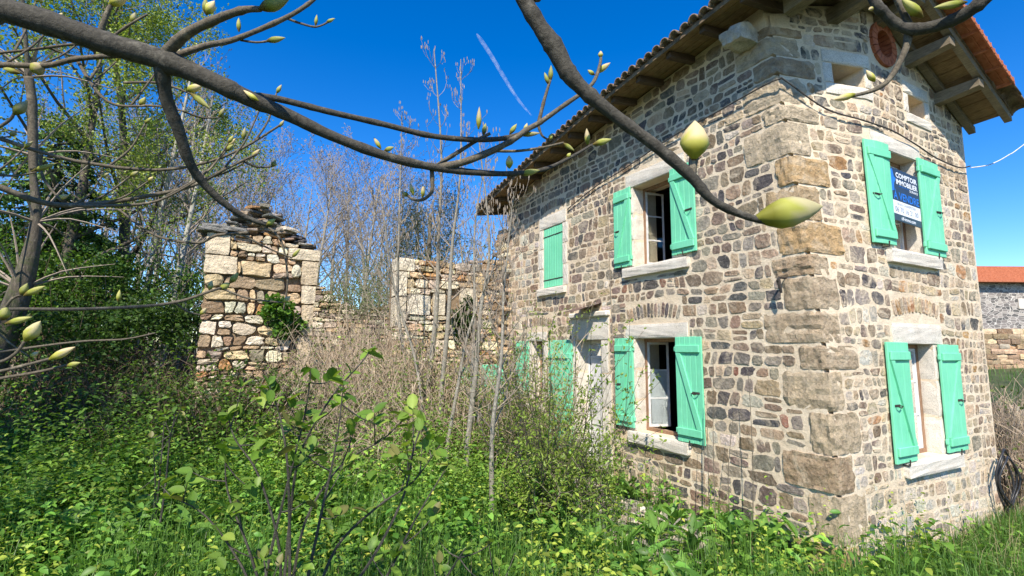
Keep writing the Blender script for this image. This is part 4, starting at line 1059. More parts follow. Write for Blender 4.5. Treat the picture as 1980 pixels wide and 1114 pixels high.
# pale slender trunks
POLE = dict(seg=[12, 5, 4], wob=[.03, .1, .12], up=[.02, .14, .1], taper=[.8, .8, .7], sides=[7, 4, 3], wood=0, max=2, kids=[(18, 22), (4, 6)], **{'from': [.35, .2]}, ang=[.7, .6], ratio=[.2, .5], rr=[.38, .55], rmin=.005)
for px, dep, h, lean, lab in ((238, 9.4, 7.5, (.05, .02), 'pale slender trunk, leftmost of three in front of the ruin'), (296, 9.0, 7.0, (.06, .04), 'pale slender trunk, middle of three left of the ruin'), (328, 9.9, 6.5, (.10, .03), 'pale slender trunk nearest the tall ruined wall')):
    W, T, tips = MB(), MB(), []; grow(W, T, tips, Vector((0, 0, 0)), (*lean, 1), h, .085, 0, POLE); budded(T, tips, .01)
    tree_thing('slender_tree', lab, W, T, M_PALE, M_GREYTWIG, gl(px, dep))
# green undergrowth bushes at the left
for px, py, dep, r, lab, c0, c1, M in ((90, 560, 8.6, (1.5, .9, .7), 'dense green bush under the conifer at left', (.02, .055, .01), (.14, .25, .035), 6500), (250, 560, 9.2, (1.3, .9, .75), 'fresh green bush between the pale trunks', (.025, .065, .012), (.15, .26, .04), 4600), (40, 470, 9.3, (1.2, .8, .7), 'green bush high at the left edge', (.02, .055, .01), (.13, .23, .035), 3600), (350, 620, 8.6, (1.0, .7, .55), 'dark green bush at the foot of the tall ruin', (.03, .075, .014), (.09, .15, .03), 3200), (170, 640, 8.0, (1.4, .8, .5), 'low dark green bush above the brambles', (.025, .06, .012), (.075, .14, .025), 3600)):
    bush('green_bush', lab, at(px, py, dep), r, M, .075, .5, c0, c1, 26, 30)
p = at(545, 612, 9.05); bush('ivy_clump', 'round bright green ivy clump on the tall ruined wall', (p[0], RY-.16, p[2]), (.34, .2, .33), 900, .085, .8, (.04, .11, .015), (.13, .24, .03), 12, 5, cat='ivy', big=True)
p = at(975, 600, 8.6); bush('ivy_clump', 'dark ivy growing where the low ruin meets the house', (p[0], RY-.14, p[2]), (.26, .16, .5), 800, .085, .75, (.02, .055, .012), (.06, .11, .02), 12, 5, cat='ivy', big=True)
p = at(852, 565, 8.8); bush('ivy_clump', 'small green plant in the opening of the low ruin', (p[0], RY+.05, p[2]), (.12, .1, .25), 260, .06, .6, (.03, .08, .015), (.10, .17, .03), 6, 3, cat='ivy', big=True)

# ------------------------------------------------------------------ thickets
def thicket(name, label, ctrs, nst, mat, rr, leafn=0, lc=None, cat='brambles', hgt=1., spread=.9, lsize=.06):
    S = MB(); LP = []
    for i in range(nst):
        c, R_, H = random.choices(ctrs, [q[3] for q in ctrs])[0][:3]
        a = U(0, 6.28); q = math.sqrt(random.random())*R_; x, y = c[0]+q*math.cos(a), c[1]+q*math.sin(a); g = gz1(x, y)
        h = H*U(.35, 1.0)*(1.05-.55*(q/R_)**2); b = U(0, 6.28); L_ = spread*U(.4, 1.4); dx, dy = math.cos(b)*L_, math.sin(b)*L_
        P = [(x, y, g-.03), (x+dx*.2+U(-.1, .1), y+dy*.2+U(-.1, .1), g+h*.65), (x+dx*.6+U(-.12, .12), y+dy*.6+U(-.12, .12), g+h), (x+dx+U(-.15, .15), y+dy+U(-.15, .15), g+h*U(.45, .95))]
        if -.12 < P[-1][0] < 3.7 and -.1 < P[-1][1] < 6.7: continue
        P = smoothpath(P, 2); r = U(*rr); S.tube(P, np.linspace(r, r*.35, len(P)), 3, cap=False)
        if leafn: LP += [P[k]+rng.normal(0, .03, 3) for k in rng.integers(2, len(P), leafn)]
    o = thing(name, label, cat, (ctrs[0][0][0], ctrs[0][0][1], gz1(*ctrs[0][0][:2]))); S.build('stems', mat, o, org=o.location, kind='stuff')
    if LP:
        LP = np.array(LP); M = len(LP); V, F_ = leaf_small(LP, rdir(M, .0), rdir(M, .9), lsize*rng.uniform(.6, 1.4, M), lsize*.65*rng.uniform(.6, 1.3, M))
        new_obj('foliage', make_mesh('foliage', V-np.array(o.location), F_, M_LEAF, leafcols(M, 4, *lc)), o, kind='stuff')
    return o
def gp(px, dep): p = at(px, 700, dep); return (p[0], p[1])
thicket('bramble_thicket', 'dark tangled bramble thicket below the tall ruined wall', [(gp(180, 8.3), 1.3, 1.7, 2), (gp(320, 8.0), 1.2, 1.6, 2), (gp(450, 8.1), 1.1, 1.6, 2), (gp(550, 8.3), .8, 1.5, 1.3)], 1500, M_BRAMBLE, (.004, .008), 12, ((.035, .08, .015), (.14, .21, .04)), lsize=.07)
thicket('dry_thicket', 'heap of dry beige bramble stems in the gap of the ruins', [(gp(650, 8.7), .7, 2.5, 2.2), (gp(715, 8.5), .9, 2.5, 2.5), (gp(795, 8.3), .7, 2.1, 1.8), (gp(770, 7.4), .6, .9, 1.2), (gp(710, 7.9), .6, 1.3, 1.3)], 2900, M_DRY, (.003, .0065), 3, ((.10, .15, .04), (.24, .28, .08)), lsize=.05)
thicket('dry_thicket', 'dry brown undergrowth in front of the low ruined wall', [(gp(840, 8.1), .7, 2.2, 2), (gp(900, 8.2), .7, 2.1, 2), (gp(950, 7.6), .5, 1.6, 1.5)], 1100, M_DRY, (.003, .006), 7, ((.10, .16, .03), (.26, .32, .07)), lsize=.05)

# ------------------------------------------------------------------ saplings before the low ruin
SAPS = [([(832, 760, 8.0), (840, 600, 8.0), (850, 450, 8.0), (852, 300, 8.0), (843, 95, 8.0)], 12, 'tallest pale budding sapling before the low ruined wall'),
        ([(858, 780, 7.6), (868, 620, 7.6), (878, 480, 7.6), (884, 330, 7.6), (890, 115, 7.7)], 11, 'pale budding sapling just right of the tallest one'),
        ([(792, 720, 8.6), (775, 600, 8.6), (768, 470, 8.6), (770, 330, 8.6), (772, 215, 8.6)], 8, 'slim bare sapling at the left end of the low ruin'),
        ([(905, 890, 6.4), (925, 730, 6.4), (935, 600, 6.4), (948, 470, 6.4), (925, 260, 6.4)], 13, 'forked grey sapling rising from the stones by the path'),
        ([(952, 965, 5.2), (955, 830, 5.2), (968, 690, 5.2), (978, 560, 5.2), (1000, 370, 5.2)], 12, 'brown sapling closest to the house front'),
        ([(862, 870, 6.8), (880, 760, 6.8), (910, 640, 6.8), (960, 520, 6.8), (985, 420, 6.8)], 9, 'leaning thin sapling crossing the others'),
        ([(820, 800, 7.4), (800, 690, 7.4), (770, 560, 7.4), (740, 430, 7.4), (728, 360, 7.4)], 7, 'thin dark sapling leaning left over the dry stems'),
        ([(905, 760, 7.4), (912, 600, 7.4), (922, 430, 7.4), (940, 290, 7.4)], 8, 'straight bare sapling between the grey ones')]
for pts, w, lab in SAPS:
    P = smoothpath([at(x_+U(-7, 7), y_, d_+U(-.1, .1)) for x_, y_, d_ in pts], 4); r0 = w*.42/960*pts[0][2]; base = P[0].copy(); base[2] = gz1(base[0], base[1])-.05
    P = [base]+P[1:]; n = len(P); o = thing('sapling', lab, 'sapling', tuple(base)); W, T = MB(), MB()
    W.tube(P, np.linspace(r0*1.15, r0*.16, n), 7, cap=False); tips = []
    for i in range(3, n-1):
        for _ in range(3):
            f = i/n
            if f < .25 and random.random() < .6: continue
            d = (P[i+1]-P[i-1]); d /= np.linalg.norm(d); q = rdir(1)[0]; q -= d*(q@d); q /= np.linalg.norm(q); dd = d*.75+q*.75
            L_ = U(.35, 1.05)*(1.25-f); m = P[i]+dd*L_*.5; e = m+(dd*.4+np.array([0, 0, .5]))*L_*.6; rb = max(.004, r0*(1-f)*.4)
            br = smoothpath([P[i], m, e], 3); T.tube(br, np.linspace(rb, .0025, len(br)), 3, cap=False); tips.append((Vector(e), Vector((0, 0, 1)), Vector(m)))
            for _ in range(2):
                k = random.randint(2, len(br)-2); s_ = rdir(1, .5)[0]*L_*.35; T.tube([br[k], br[k]+s_*.5, br[k]+s_+np.array([0, 0, .06])], [.004, .003, .0022], 3, cap=False); tips.append((Vector(br[k]+s_+np.array([0, 0, .06])), Vector((0, 0, 1)), Vector(m)))
    budded(T, tips, .008); W.build('trunk', M_ASH, o, smooth=True, org=base); T.build('crown', M_GREYTWIG, o, org=base)

# green shutters leaning in the undergrowth
for i, (xa, ya, w_, h_, tl_, lab) in enumerate(((-1.33, 5.75, .48, 1.35, .22, 'loose green shutter leaning among the saplings, left one'), (-.76, 5.85, .5, 1.4, .2, 'loose green shutter leaning by the house end, right one'))):
    g = gz1(xa, ya); o = thing('loose_shutter', lab, 'shutter', (xa, ya, g+.1), 'green shutters leaning by the low ruin')
    def lp(u, v, n, w_=w_): return (u, -n+v*.2, v*.97)
    for k in range(4): m_ = MB(); m_.bbox((k*w_/4+.002, 0, 0), ((k+1)*w_/4-.002, h_, .025), lp, .004); m_.build('plank', M_PAINT, o)
    m_ = MB(); m_.bbox((.03, .2, .025), (w_-.03, .29, .05), lp); m_.build('batten', M_PAINT, o); m_ = MB(); m_.bbox((.03, h_-.29, .025), (w_-.03, h_-.2, .05), lp); m_.build('batten', M_PAINT, o)
# ------------------------------------------------------------------ ground cover
def gnd(px, py):
    d = CR*(px-990)/F_PX-CU*(py-557)/F_PX+CF; t = .5
    for _ in range(200):
        q = CAM+d*t
        if q[2] <= gz1(q[0], q[1]): break
        t += max(.02, (q[2]-gz1(q[0], q[1]))*.3)
    return CAM+d*t
def scatter(M, r0, r1, a0, a1, pw=1.0):
    """points on the ground round the standpoint, thinning outwards"""
    out = []
    while sum(len(o) for o in out) < M:
        r = r0*(r1/r0)**(rng.random(M*2)**pw); a = np.radians(HEAD+rng.uniform(a0, a1, M*2)); x = CAM[0]+r*np.sin(a); y = CAM[1]+r*np.cos(a)
        ok = ~((x > -.06) & (y > -.05))
        path = (x > -1.55+.25*np.sin(y*3)) & (x < -.28) & (y > .6) & (y < 4.6)
        ok &= ~(path & (rng.random(len(x)) < .86)); ok &= ~((y > 6.6) & (x > -6)); out.append(np.stack([x, y], 1)[ok])
    P = np.concatenate(out)[:M]; return np.column_stack([P, gz(P[:, 0], P[:, 1])])
def patch(P, f=.9, s=3.): return n3(np.column_stack([P[:, 0], P[:, 1], 0*P[:, 0]]), f, s)
def herb(M, hr, leafs, ln, c0, c1, sel=None, r=(2.9, 11), pw=1.0, ang=(-56, 40), asp=(.45, .7), el=(-.35, .35), base=0.):
    B = scatter(M, r[0], r[1], *ang, pw)
    if sel is not None: B = B[sel(B)]
    M = len(B); h = rng.uniform(*hr, M)*(.5+1.0*np.clip(patch(B, 1.3, 1.)*.9+.55, 0, 1.3)); k = leafs
    t = base+(1-base)*(np.arange(k)+.6)/k if base >= 0 else np.full(k, .05); P = np.repeat(B, k, 0); T = np.tile(t, M); H = np.repeat(h, k); lean = np.repeat(rng.normal(0, .2, (M, 2)), k, 0)
    P[:, 2] += H*T; P[:, :2] += lean*(H*T)[:, None]
    a = np.tile(np.arange(k)*2.4, M)+np.repeat(rng.uniform(0, 6.28, M), k); ax_ = np.stack([np.cos(a), np.sin(a), rng.uniform(*el, M*k)], 1)
    l_ = ln*rng.uniform(.6, 1.4, M*k)*(1.15-.5*T)*np.repeat(rng.uniform(.7, 1.35, M), k)
    V, F_ = leaf_arrays(P, ax_, np.array([0, 0, 1.])+rng.normal(0, .35, (M*k, 3)), l_, l_*rng.uniform(*asp, M*k), .1, .25)
    pf = 1.25*np.exp(rng.normal(0, .2, M)+.35*patch(B, 2.3, 4.)); col = leafcols(M*k, 7, c0, c1, .16)*np.repeat(pf, k*7)[:, None]
    return V, F_, np.clip(col, .01, .6)
def join(parts):
    V = []; F_ = []; C_ = []; b = 0
    for v, f, c in parts: V.append(v); F_.append(f+b); C_.append(c); b += len(v)
    return np.concatenate(V), np.concatenate(F_), np.concatenate(C_)
yg0, yg1 = (.16, .23, .03), (.36, .42, .065)
parts = [herb(2800, (.15, .5), 10, .062, (.06, .145, .02), (.17, .30, .045), lambda B: patch(B, 1.7, 8.) > .0),
         herb(2600, (.2, .55), 7, .115, (.055, .14, .022), (.15, .28, .045), lambda B: patch(B, 1.7, 8.) < .1, (2.9, 9.), 1., (-56, 40), (.4, .6)),
         herb(1700, (.2, .4), 8, .25, (.065, .15, .03), (.16, .28, .06), lambda B: patch(B, 2.1, 3.) > .1, (2.9, 8.5), 1., (-56, 40), (.16, .3), (.3, 1.6), -1),
         herb(2600, (.35, .9), 13, .05, yg0, yg1, lambda B: patch(B, 1.9, 5.) > .15),
         herb(1500, (.4, .85), 13, .065, (.08, .18, .025), (.2, .33, .055), lambda B: patch(B, 1.4, 6.) > -.2, (5.6, 9.0), 1., (-50, -6)),
         herb(1500, (.7, 1.35), 15, .07, (.09, .18, .025), (.22, .33, .055), lambda B: patch(B, 1.6, 9.) > -.1, (6.6, 9.4), 1., (-52, -9)),
         herb(1100, (.4, .9), 13, .055, (.09, .19, .03), (.24, .35, .06), None, (5.2, 8.6), 1., (-9, 12)),
         herb(900, (.1, .28), 8, .075, (.09, .19, .025), (.18, .31, .05), None, (3.2, 8.), 1., (20, 48))]
V, F_, Cc = join(parts)
new_obj('undergrowth', make_mesh('undergrowth', V, F_, M_LEAF, Cc, smooth=True), label='dense green nettles and herbs covering the garden', cat='undergrowth', kind='stuff')
def blades(B, hr, w, c0, c1, lean=.35):
    M = len(B); h = rng.uniform(*hr, M); a = rng.uniform(0, 6.28, M); d = np.stack([np.cos(a), np.sin(a), 0*a], 1); s_ = np.stack([-np.sin(a), np.cos(a), 0*a], 1)
    l_ = np.abs(rng.normal(0, lean, M)); V = np.zeros((M, 7, 3))
    for i, (t, sw) in enumerate(((0, 1), (.4, .9), (.75, .6))):
        c = B+np.array([0, 0, 1.])*(h*t*(1-.15*l_*t))[:, None]+d*(l_*h*t*t)[:, None]; V[:, 2*i] = c-s_*w*sw/2; V[:, 2*i+1] = c+s_*w*sw/2
    V[:, 6] = B+np.array([0, 0, 1.])*(h*(1-.3*l_))[:, None]+d*(l_*h*1.1)[:, None]
    b = (np.arange(M)*7)[:, None, None]; T = np.array([(0, 1, 3), (0, 3, 2), (2, 3, 5), (2, 5, 4), (4, 5, 6)])[None]
    return V.reshape(-1, 3), (b+T).reshape(-1, 3), leafcols(M, 7, c0, c1, .2)
B1 = scatter(30000, 2.9, 11, -58, 38, .9); B1 = B1[patch(B1, 1.6, 2.) > .0]
B2 = scatter(9000, 3.0, 9, 36, 62, .9)
cl = gnd(170, 850); B3 = cl+np.column_stack([rng.normal(0, .6, 3000), rng.normal(0, .5, 3000), np.zeros(3000)]); B3[:, 2] = gz(B3[:, 0], B3[:, 1])
cl = gnd(1000, 1075); B4 = cl+np.column_stack([rng.normal(0, .5, 5000), rng.normal(0, .35, 5000), np.zeros(5000)]); B4[:, 2] = gz(B4[:, 0], B4[:, 1])
B5 = np.column_stack([rng.uniform(.2, 4.6, 9000), rng.uniform(-1.5, -.03, 9000), np.zeros(9000)]); B5[:, 2] = gz(B5[:, 0], B5[:, 1])
B6 = np.column_stack([rng.uniform(4, 30, 7000), rng.uniform(-6, 14, 7000), np.zeros(7000)]); B6[:, 2] = gz(B6[:, 0], B6[:, 1])
g1 = (.07, .16, .025); g2 = (.15, .28, .05)
V, F_, Cc = join([blades(B1, (.25, .7), .0075, g1, g2), blades(B2, (.12, .3), .007, (.06, .14, .025), (.14, .24, .05)), blades(B3, (.25, .55), .009, (.05, .14, .02), (.11, .24, .04), .5), blades(B4, (.2, .42), .006, (.04, .11, .03), (.09, .18, .05), .3), blades(B5, (.1, .32), .007, (.06, .15, .025), (.14, .26, .05), .5), blades(B6, (.2, .4), .02, (.06, .14, .025), (.12, .22, .05), .5)])
new_obj('grass', make_mesh('grass', V, F_, M_LEAF, Cc), label='long green grass growing between the herbs', cat='grass', kind='stuff')
B7 = np.concatenate([np.column_stack([rng.uniform(1.2, 4.8, 420), rng.uniform(-1.4, -.05, 420), np.zeros(420)]), scatter(260, 3.2, 9, -50, 35)]); B7[:, 2] = gz(B7[:, 0], B7[:, 1])
V, F_, Cc = blades(B7, (.25, .6), .005, (.3, .25, .13), (.5, .43, .26), .7)
new_obj('dry_grass', make_mesh('dry_grass', V, F_, M_LEAF, Cc), label='thin straw coloured dry grass stalks', cat='grass', kind='stuff')
# stones of the path
PB = MB(); n = 0
for i in range(2600):
    y = U(.3, 4.9); x = U(-1.75, -.12)+.2*math.sin(y*3); s_ = random.choice([U(.012, .03)]*5+[U(.04, .075)]); 
    G, Fs = cube_grid(1); V = G*np.array([s_*U(.6, 1.2), s_*U(.6, 1.2), s_*.6])*.55+rng.normal(0, s_*.09, G.shape); a = U(0, 3); c, q = math.cos(a), math.sin(a); V = np.column_stack([V[:, 0]*c-V[:, 1]*q, V[:, 0]*q+V[:, 1]*c, V[:, 2]])
    PB.add(V+np.array([x, y, gz1(x, y)+s_*.15]), Fs, pick(dict(pale=5, grey=5, brown=1)))
PB.build('gravel', M_PEBBLE, None, label='pale gravel of the path along the house front', cat='gravel', kind='stuff')
for px, py, s_, lab in ((1005, 1003, .3, 'white boulder beside the stem bundle on the path edge'), (900, 925, .34, 'mossy brown stone under the saplings'), (880, 950, .22, 'small grey stone at the edge of the grass'), (1215, 1050, .2, 'flat pale stone on the path by the dock leaves')):
    q = gnd(px, py); V, Fs = rock((0, 0, s_*.2), (s_, s_*.8, s_*.55), 5, .4, .16); m_ = MB(); m_.add(V, Fs, (.6, .56, .5) if 'white' in lab or 'pale' in lab else (.3, .24, .17)); m_.build('garden_stone', M_RUIN, None, smooth=False, loc=tuple(q), label=lab, cat='stone')

# dock plants with big leaves
def big_leaf(var):
    n = 6; V = []; Cc = []; c = [(.10, .21, .035), (.14, .27, .05), (.08, .18, .04)][var]
    for i in range(n+1):
        t = i/n; w = .36*math.sin(math.pi*min(1, t**.75))**.8*(1-.25*t) if i < n else 0.; x = t; z = .32*t-.42*t*t+(.02*math.sin(9*t+var))
        for s_ in (-1, 0, 1): V.append((x, s_*w*.5, z+(abs(s_)*.06*(1 if w else 0))+s_*.015*math.sin(11*t+var*2))); Cc.append(tuple(k*(1.35 if s_ == 0 else 1.) for k in c))
    Fs = []
    for i in range(n):
        for k in (0, 1): a = 3*i+k; Fs.append((a, a+1, a+4, a+3))
    return make_mesh('leaf', V, Fs, M_LEAFO, Cc, smooth=True)
BL = [big_leaf(i) for i in range(3)]
def dock(q, n, s0, s1, label, group):
    o = thing('dock_plant', label, 'plant', tuple(q), group); a = U(0, 6.28)
    for i in range(n):
        l_ = new_obj('leaf', BL[random.randrange(3)], o); a += 2.4; s_ = U(s0, s1); el_ = U(.15, 1.05)
        l_.matrix_basis = Matrix.Translation((0.02*math.cos(a), .02*math.sin(a), U(.1, .32)))@Matrix.Rotation(a, 4, 'Z')@Matrix.Rotation(-el_, 4, 'Y')@Matrix.Rotation(U(-.3, .3), 4, 'X')@Matrix.Diagonal((s_, s_*U(.8, 1.15), s_, 1))
for px, py in ((1270, 1090), (1340, 1095), (1210, 1105), (1420, 1100), (1300, 1050), (1150, 1112), (1480, 1095), (1550, 1110)):
    dock(gnd(px, py), 10, .2, .34, 'broad pale green dock plant on the path before the house corner', 'dock plants by the corner')
for px, py in ((330, 1010), (260, 1060), (180, 980), (400, 980), (240, 930), (360, 1095), (140, 1080), (450, 1060), (80, 1010), (300, 960), (210, 1110)):
    dock(gnd(px, py), 10, .2, .36, 'broad dock plant in the lower left undergrowth', 'dock plants at lower left')
for px, py in ((700, 960), (760, 930), (640, 1000), (820, 1010), (880, 1060), (720, 1060), (590, 940), (960, 1000)):
    dock(gnd(px, py), 10, .2, .36, 'broad dock plant behind the foreground bush', 'dock plants behind the bush')
for px, py in ((1640, 1110), (1720, 1095), (1800, 1085)):
    dock(gnd(px, py), 8, .16, .26, 'dock plant in the grass below the gable', 'dock plants below the gable')

# ------------------------------------------------------------------ leafing shrub by the path
o = thing('leafing_shrub', 'thin-stemmed shrub with small fresh leaves in front of the door', 'shrub', tuple(gnd(1050, 1035))); og = np.array(o.location); S = MB(); LP = []; LA = []
def shrub_stem(base, tip, r, nl, twigs=3, tw=.35):
    b = np.array(base); t = np.array(tip); m = (b+t)/2+rng.normal(0, .07, 3)+np.array([0, 0, .12]); P = smoothpath([b, b*.7+t*.3+np.array([0, 0, .12]), m, t], 4); S.tube(P, np.linspace(r, r*.35, len(P)), 4, cap=False)
    for k in range(nl):
        q = P[random.randint(4, len(P)-1)]+rng.normal(0, .012, 3); LP.append(q); LA.append(rdir(1, .4)[0])
    for k in range(twigs):
        i = random.randint(4, len(P)-2); d = rdir(1, .45)[0]*tw*U(.5, 1.2); Q = smoothpath([P[i], P[i]+d*.5+[0, 0, .03], P[i]+d], 2); S.tube(Q, np.linspace(r*.5, .0015, len(Q)), 3, cap=False)
        for s_ in (.45, .7, .85, 1.):
            for _ in range(2): LP.append(P[i]+d*s_+rng.normal(0, .01, 3)); LA.append(d/np.linalg.norm(d)*.5+rdir(1, .3)[0])
for i in range(54):   # bundle of stems
    q = gnd(1050, 1035)+np.array([rng.normal(0, .07), rng.normal(0, .07), 0]); tip = at(U(960, 1180), U(700, 960), U(4.2, 5.4)); shrub_stem(q, tip, U(.005, .009), 10, 4)
for i in range(44):
    q = gnd(U(1000, 1200), U(930, 1040)); tip = at(U(990, 1290), U(590, 930), U(4.6, 5.8)); 
    if tip[0] > -.18: tip[0] = -.18
    shrub_stem(q, tip, U(.004, .007), 14, 5)
S.build('stems', M_TWIG, o, org=og)
LP = np.array(LP); LA = np.array(LA); M = len(LP); V, F_ = leaf_arrays(LP-og, LA, rdir(M, .9), rng.uniform(.025, .06, M), rng.uniform(.014, .032, M))
new_obj('foliage', make_mesh('foliage', V, F_, M_LEAF, leafcols(M, 7, (.13, .21, .03), (.3, .38, .07), .2)), o)
# straw coloured tangle between the saplings and the door
o = thing('straw_shrub', 'straw coloured twiggy shrub with fresh leaves between the saplings and the house', 'shrub', tuple(gnd(985, 930))); og = np.array(o.location); S = MB(); LP = []; LA = []
for i in range(85):
    q = gnd(U(930, 1100), U(890, 960)); tip = at(U(920, 1150), U(560, 820), U(5.4, 6.6))
    if tip[0] > -.2: tip[0] = -.2
    shrub_stem(q, tip, U(.004, .009), 8, 6, .5)
S.build('stems', M_DRY, o, org=og)
LP = np.array(LP); LA = np.array(LA); M = len(LP); V, F_ = leaf_arrays(LP-og, LA, rdir(M, .9), rng.uniform(.02, .05, M), rng.uniform(.012, .028, M))
new_obj('foliage', make_mesh('foliage', V, F_, M_LEAF, leafcols(M, 7, (.15, .22, .03), (.33, .4, .08), .2)), o)
# thin bare stalks against the wall near the corner
for i, (px, p0, p1) in enumerate(((1372, 1010, 770), (1385, 1040, 690), (1365, 1020, 800), (1455, 1060, 720), (1418, 1040, 790))):
    q = gnd(px, p0+20); q[0] = min(q[0], -.12); e = at(px+U(-8, 2), p1, 1); d = e-CAM; e = CAM+d*((q[0]+.03-CAM[0])/d[0]); P = smoothpath([q, (q+e)/2+rng.normal(0, .03, 3), e], 4)
    m_ = MB(); m_.tube(P, np.linspace(.007, .003, len(P)), 4); m_.build('bare_stalk', M_TWIG, None, org=q, loc=tuple(q), label='thin bare brown stalk standing against the front wall', cat='stalk', group='bare stalks by the wall')
# dandelion
q = gnd(1083, 975); q[2] += .25; o = thing('dandelion', 'single yellow dandelion beside the path', 'flower', tuple(q-np.array([0, 0, .25]))); m_ = MB(); m_.tube([(0, 0, 0), (.01, 0, .25)], .003, 5); m_.build('stalk', M_LEAFO, o)
V, F_ = leaf_small(np.tile([[.01, 0, .25]], (26, 1)), rdir(26, .5), rdir(26, 1), .02, .008); new_obj('flower_head', make_mesh('flower_head', V, F_, M_LEAF, np.tile([[.75, .5, .02]], (len(V), 1))), o)

# ------------------------------------------------------------------ foreground bush: stems and single leaves
def oval_leaf(c):
    n = 5; V = []; Cc = []
    for i in range(n+1):
        t = i/n; w = .62*math.sin(math.pi*t**.85)**.7 if 0 < i < n else .0
        for s_ in (-1, 0, 1): V.append((t, s_*w*.5, -.12*t*t+abs(s_)*.09*(1 if w else 0))); Cc.append(tuple(k*(1.25 if s_ == 0 else 1) for k in c))
    return make_mesh('leaf', V, [(3*i+k, 3*i+k+1, 3*i+k+4, 3*i+k+3) for i in range(n) for k in (0, 1)], M_LEAFO, Cc, smooth=True)
OL = [oval_leaf(c) for c in ((.10, .19, .025), (.15, .25, .035), (.21, .29, .05), (.16, .16, .05))]
nleaf = 0
def leaf_bush(label, stems, dep, nl, s0, s1, name='foreground_bush'):
    b0 = at(*stems[0][0], dep); base = np.array([b0[0], b0[1], gz1(b0[0], b0[1])]); o = thing(name, label, 'bush', tuple(base)); 
    for st in stems:
        S = MB(); dd = dep+U(-.25, .25); P = smoothpath([at(x, y, dd+U(-.06, .06)) for x, y in st], 5); S.tube(P, np.linspace(.010, .003, len(P)), 5, cap=False); ks = []
        for k in range(4):
            i = random.randint(len(P)//3, len(P)-3); d = rdir(1, .6)[0]*U(.1, .26); Q = smoothpath([P[i], P[i]+d*.5, P[i]+d+[0, 0, .03]], 3); S.tube(Q, np.linspace(.005, .002, len(Q)), 4, cap=False); ks += [Q[-1], Q[-1], Q[-2], Q[-3]]
        S.build('stem', M_BRANCH, o, org=base); ks = [P[-1], P[-1], P[-1], P[-2], P[-2], P[-3]]+ks+[P[int(U(.45, 1)*(len(P)-1))] for _ in range(8)]
        for q in ks[:nl+4]:
            d = rdir(1, .5)[0]; s_ = U(s0, s1); l_ = new_obj('leaf', OL[random.choices(range(4), (4, 4, 2.5, 1))[0]], o)
            l_.matrix_basis = Matrix.Translation(Vector(q-base))@Vector(d).to_track_quat('X', 'Z').to_matrix().to_4x4()@Matrix.Rotation(U(-.6, .6), 4, 'X')@Matrix.Diagonal((s_, s_, s_, 1))
    return o
leaf_bush('bush with dark bent stems and single round leaves in the foreground', [
    [(545, 1180), (560, 1010), (580, 880), (640, 770), (700, 700), (714, 678)], [(500, 1180), (530, 1040), (560, 920), (590, 800), (602, 712)], [(560, 1170), (590, 1010), (660, 900), (740, 850), (790, 800)],
    [(540, 1190), (540, 1060), (500, 920), (455, 850), (440, 800)], [(520, 1190), (480, 1060), (440, 950), (436, 870)], [(600, 1190), (650, 1060), (730, 980), (800, 930), (850, 860)],
    [(560, 1190), (560, 1040), (556, 900), (540, 800), (520, 745)], [(640, 1190), (720, 1080), (780, 960), (800, 870), (815, 820)], [(580, 1190), (620, 1000), (650, 860), (664, 745)], [(500, 1190), (470, 1100), (400, 1000), (330, 960)], [(690, 1190), (745, 1120), (800, 1010), (866, 900)]], 2.9, 24, .055, .11)
leaf_bush('low bush with bright young leaves at the bottom edge', [[(560, 1200), (520, 1130), (510, 1080)], [(800, 1200), (860, 1120), (900, 1060)], [(820, 1200), (850, 1140), (850, 1090)], [(980, 1200), (960, 1130), (950, 1090)]], 2.7, 9, .05, .08, 'young_bush')
leaf_bush('slender green shrub shoot rising from the left undergrowth', [[(300, 1010), (308, 930), (315, 850), (318, 800)], [(310, 1010), (322, 920), (330, 840), (350, 790)], [(296, 1010), (300, 940), (296, 860)]], 4.4, 14, .04, .075, 'shrub_shoot')

# ------------------------------------------------------------------ the budding tree whose branches cross the picture
root = np.array([-7.0, -2.3, gz1(-7.0, -2.3)]); bt = thing('budding_tree', 'tree with swelling green buds whose dark branches cross the foreground', 'tree', tuple(root))
fork = np.array([-6.7, -2.25, 3.1]); m_ = MB(); m_.tube(smoothpath([root+[0, 0, -.1], root+[.05, 0, 1.3], fork, fork+[.3, -.1, 1.5]], 4), np.linspace(.14, .07, 13), 10); m_.build('trunk', M_BRANCH, bt, smooth=True, org=root)
def bud_mesh(c0, c1, c2):
    n, s_ = 8, 10; V = []; Cc = []; Fs = []
    pr = [(0, .18), (.06, .36), (.2, .74), (.38, 1.), (.56, .95), (.74, .68), (.88, .36), (1, .03)]
    for i, (t, r) in enumerate(pr):
        for k in range(s_):
            a = 2*math.pi*k/s_; rr2 = r*(1+.10*math.cos(2*a+t*3)+.05*math.cos(3*a)); V.append((t, .5*rr2*math.cos(a), .5*rr2*math.sin(a)+.09*t*t))
            q = c0 if t < .22 else (c1 if (t < .5+.14*math.cos(2*a)) else c2); Cc.append(q)
    for i in range(n-1):
        for k in range(s_): Fs.append((i*s_+k, i*s_+(k+1) % s_, (i+1)*s_+(k+1) % s_, (i+1)*s_+k))
    return make_mesh('bud', V, Fs, M_BUD, Cc, smooth=True)
BUDS = [bud_mesh((.15, .12, .03), (.30, .33, .06), (.40, .40, .14)), bud_mesh((.26, .26, .03), (.48, .47, .11), (.60, .50, .30)), bud_mesh((.2, .2, .03), (.36, .37, .08), (.46, .42, .24))]
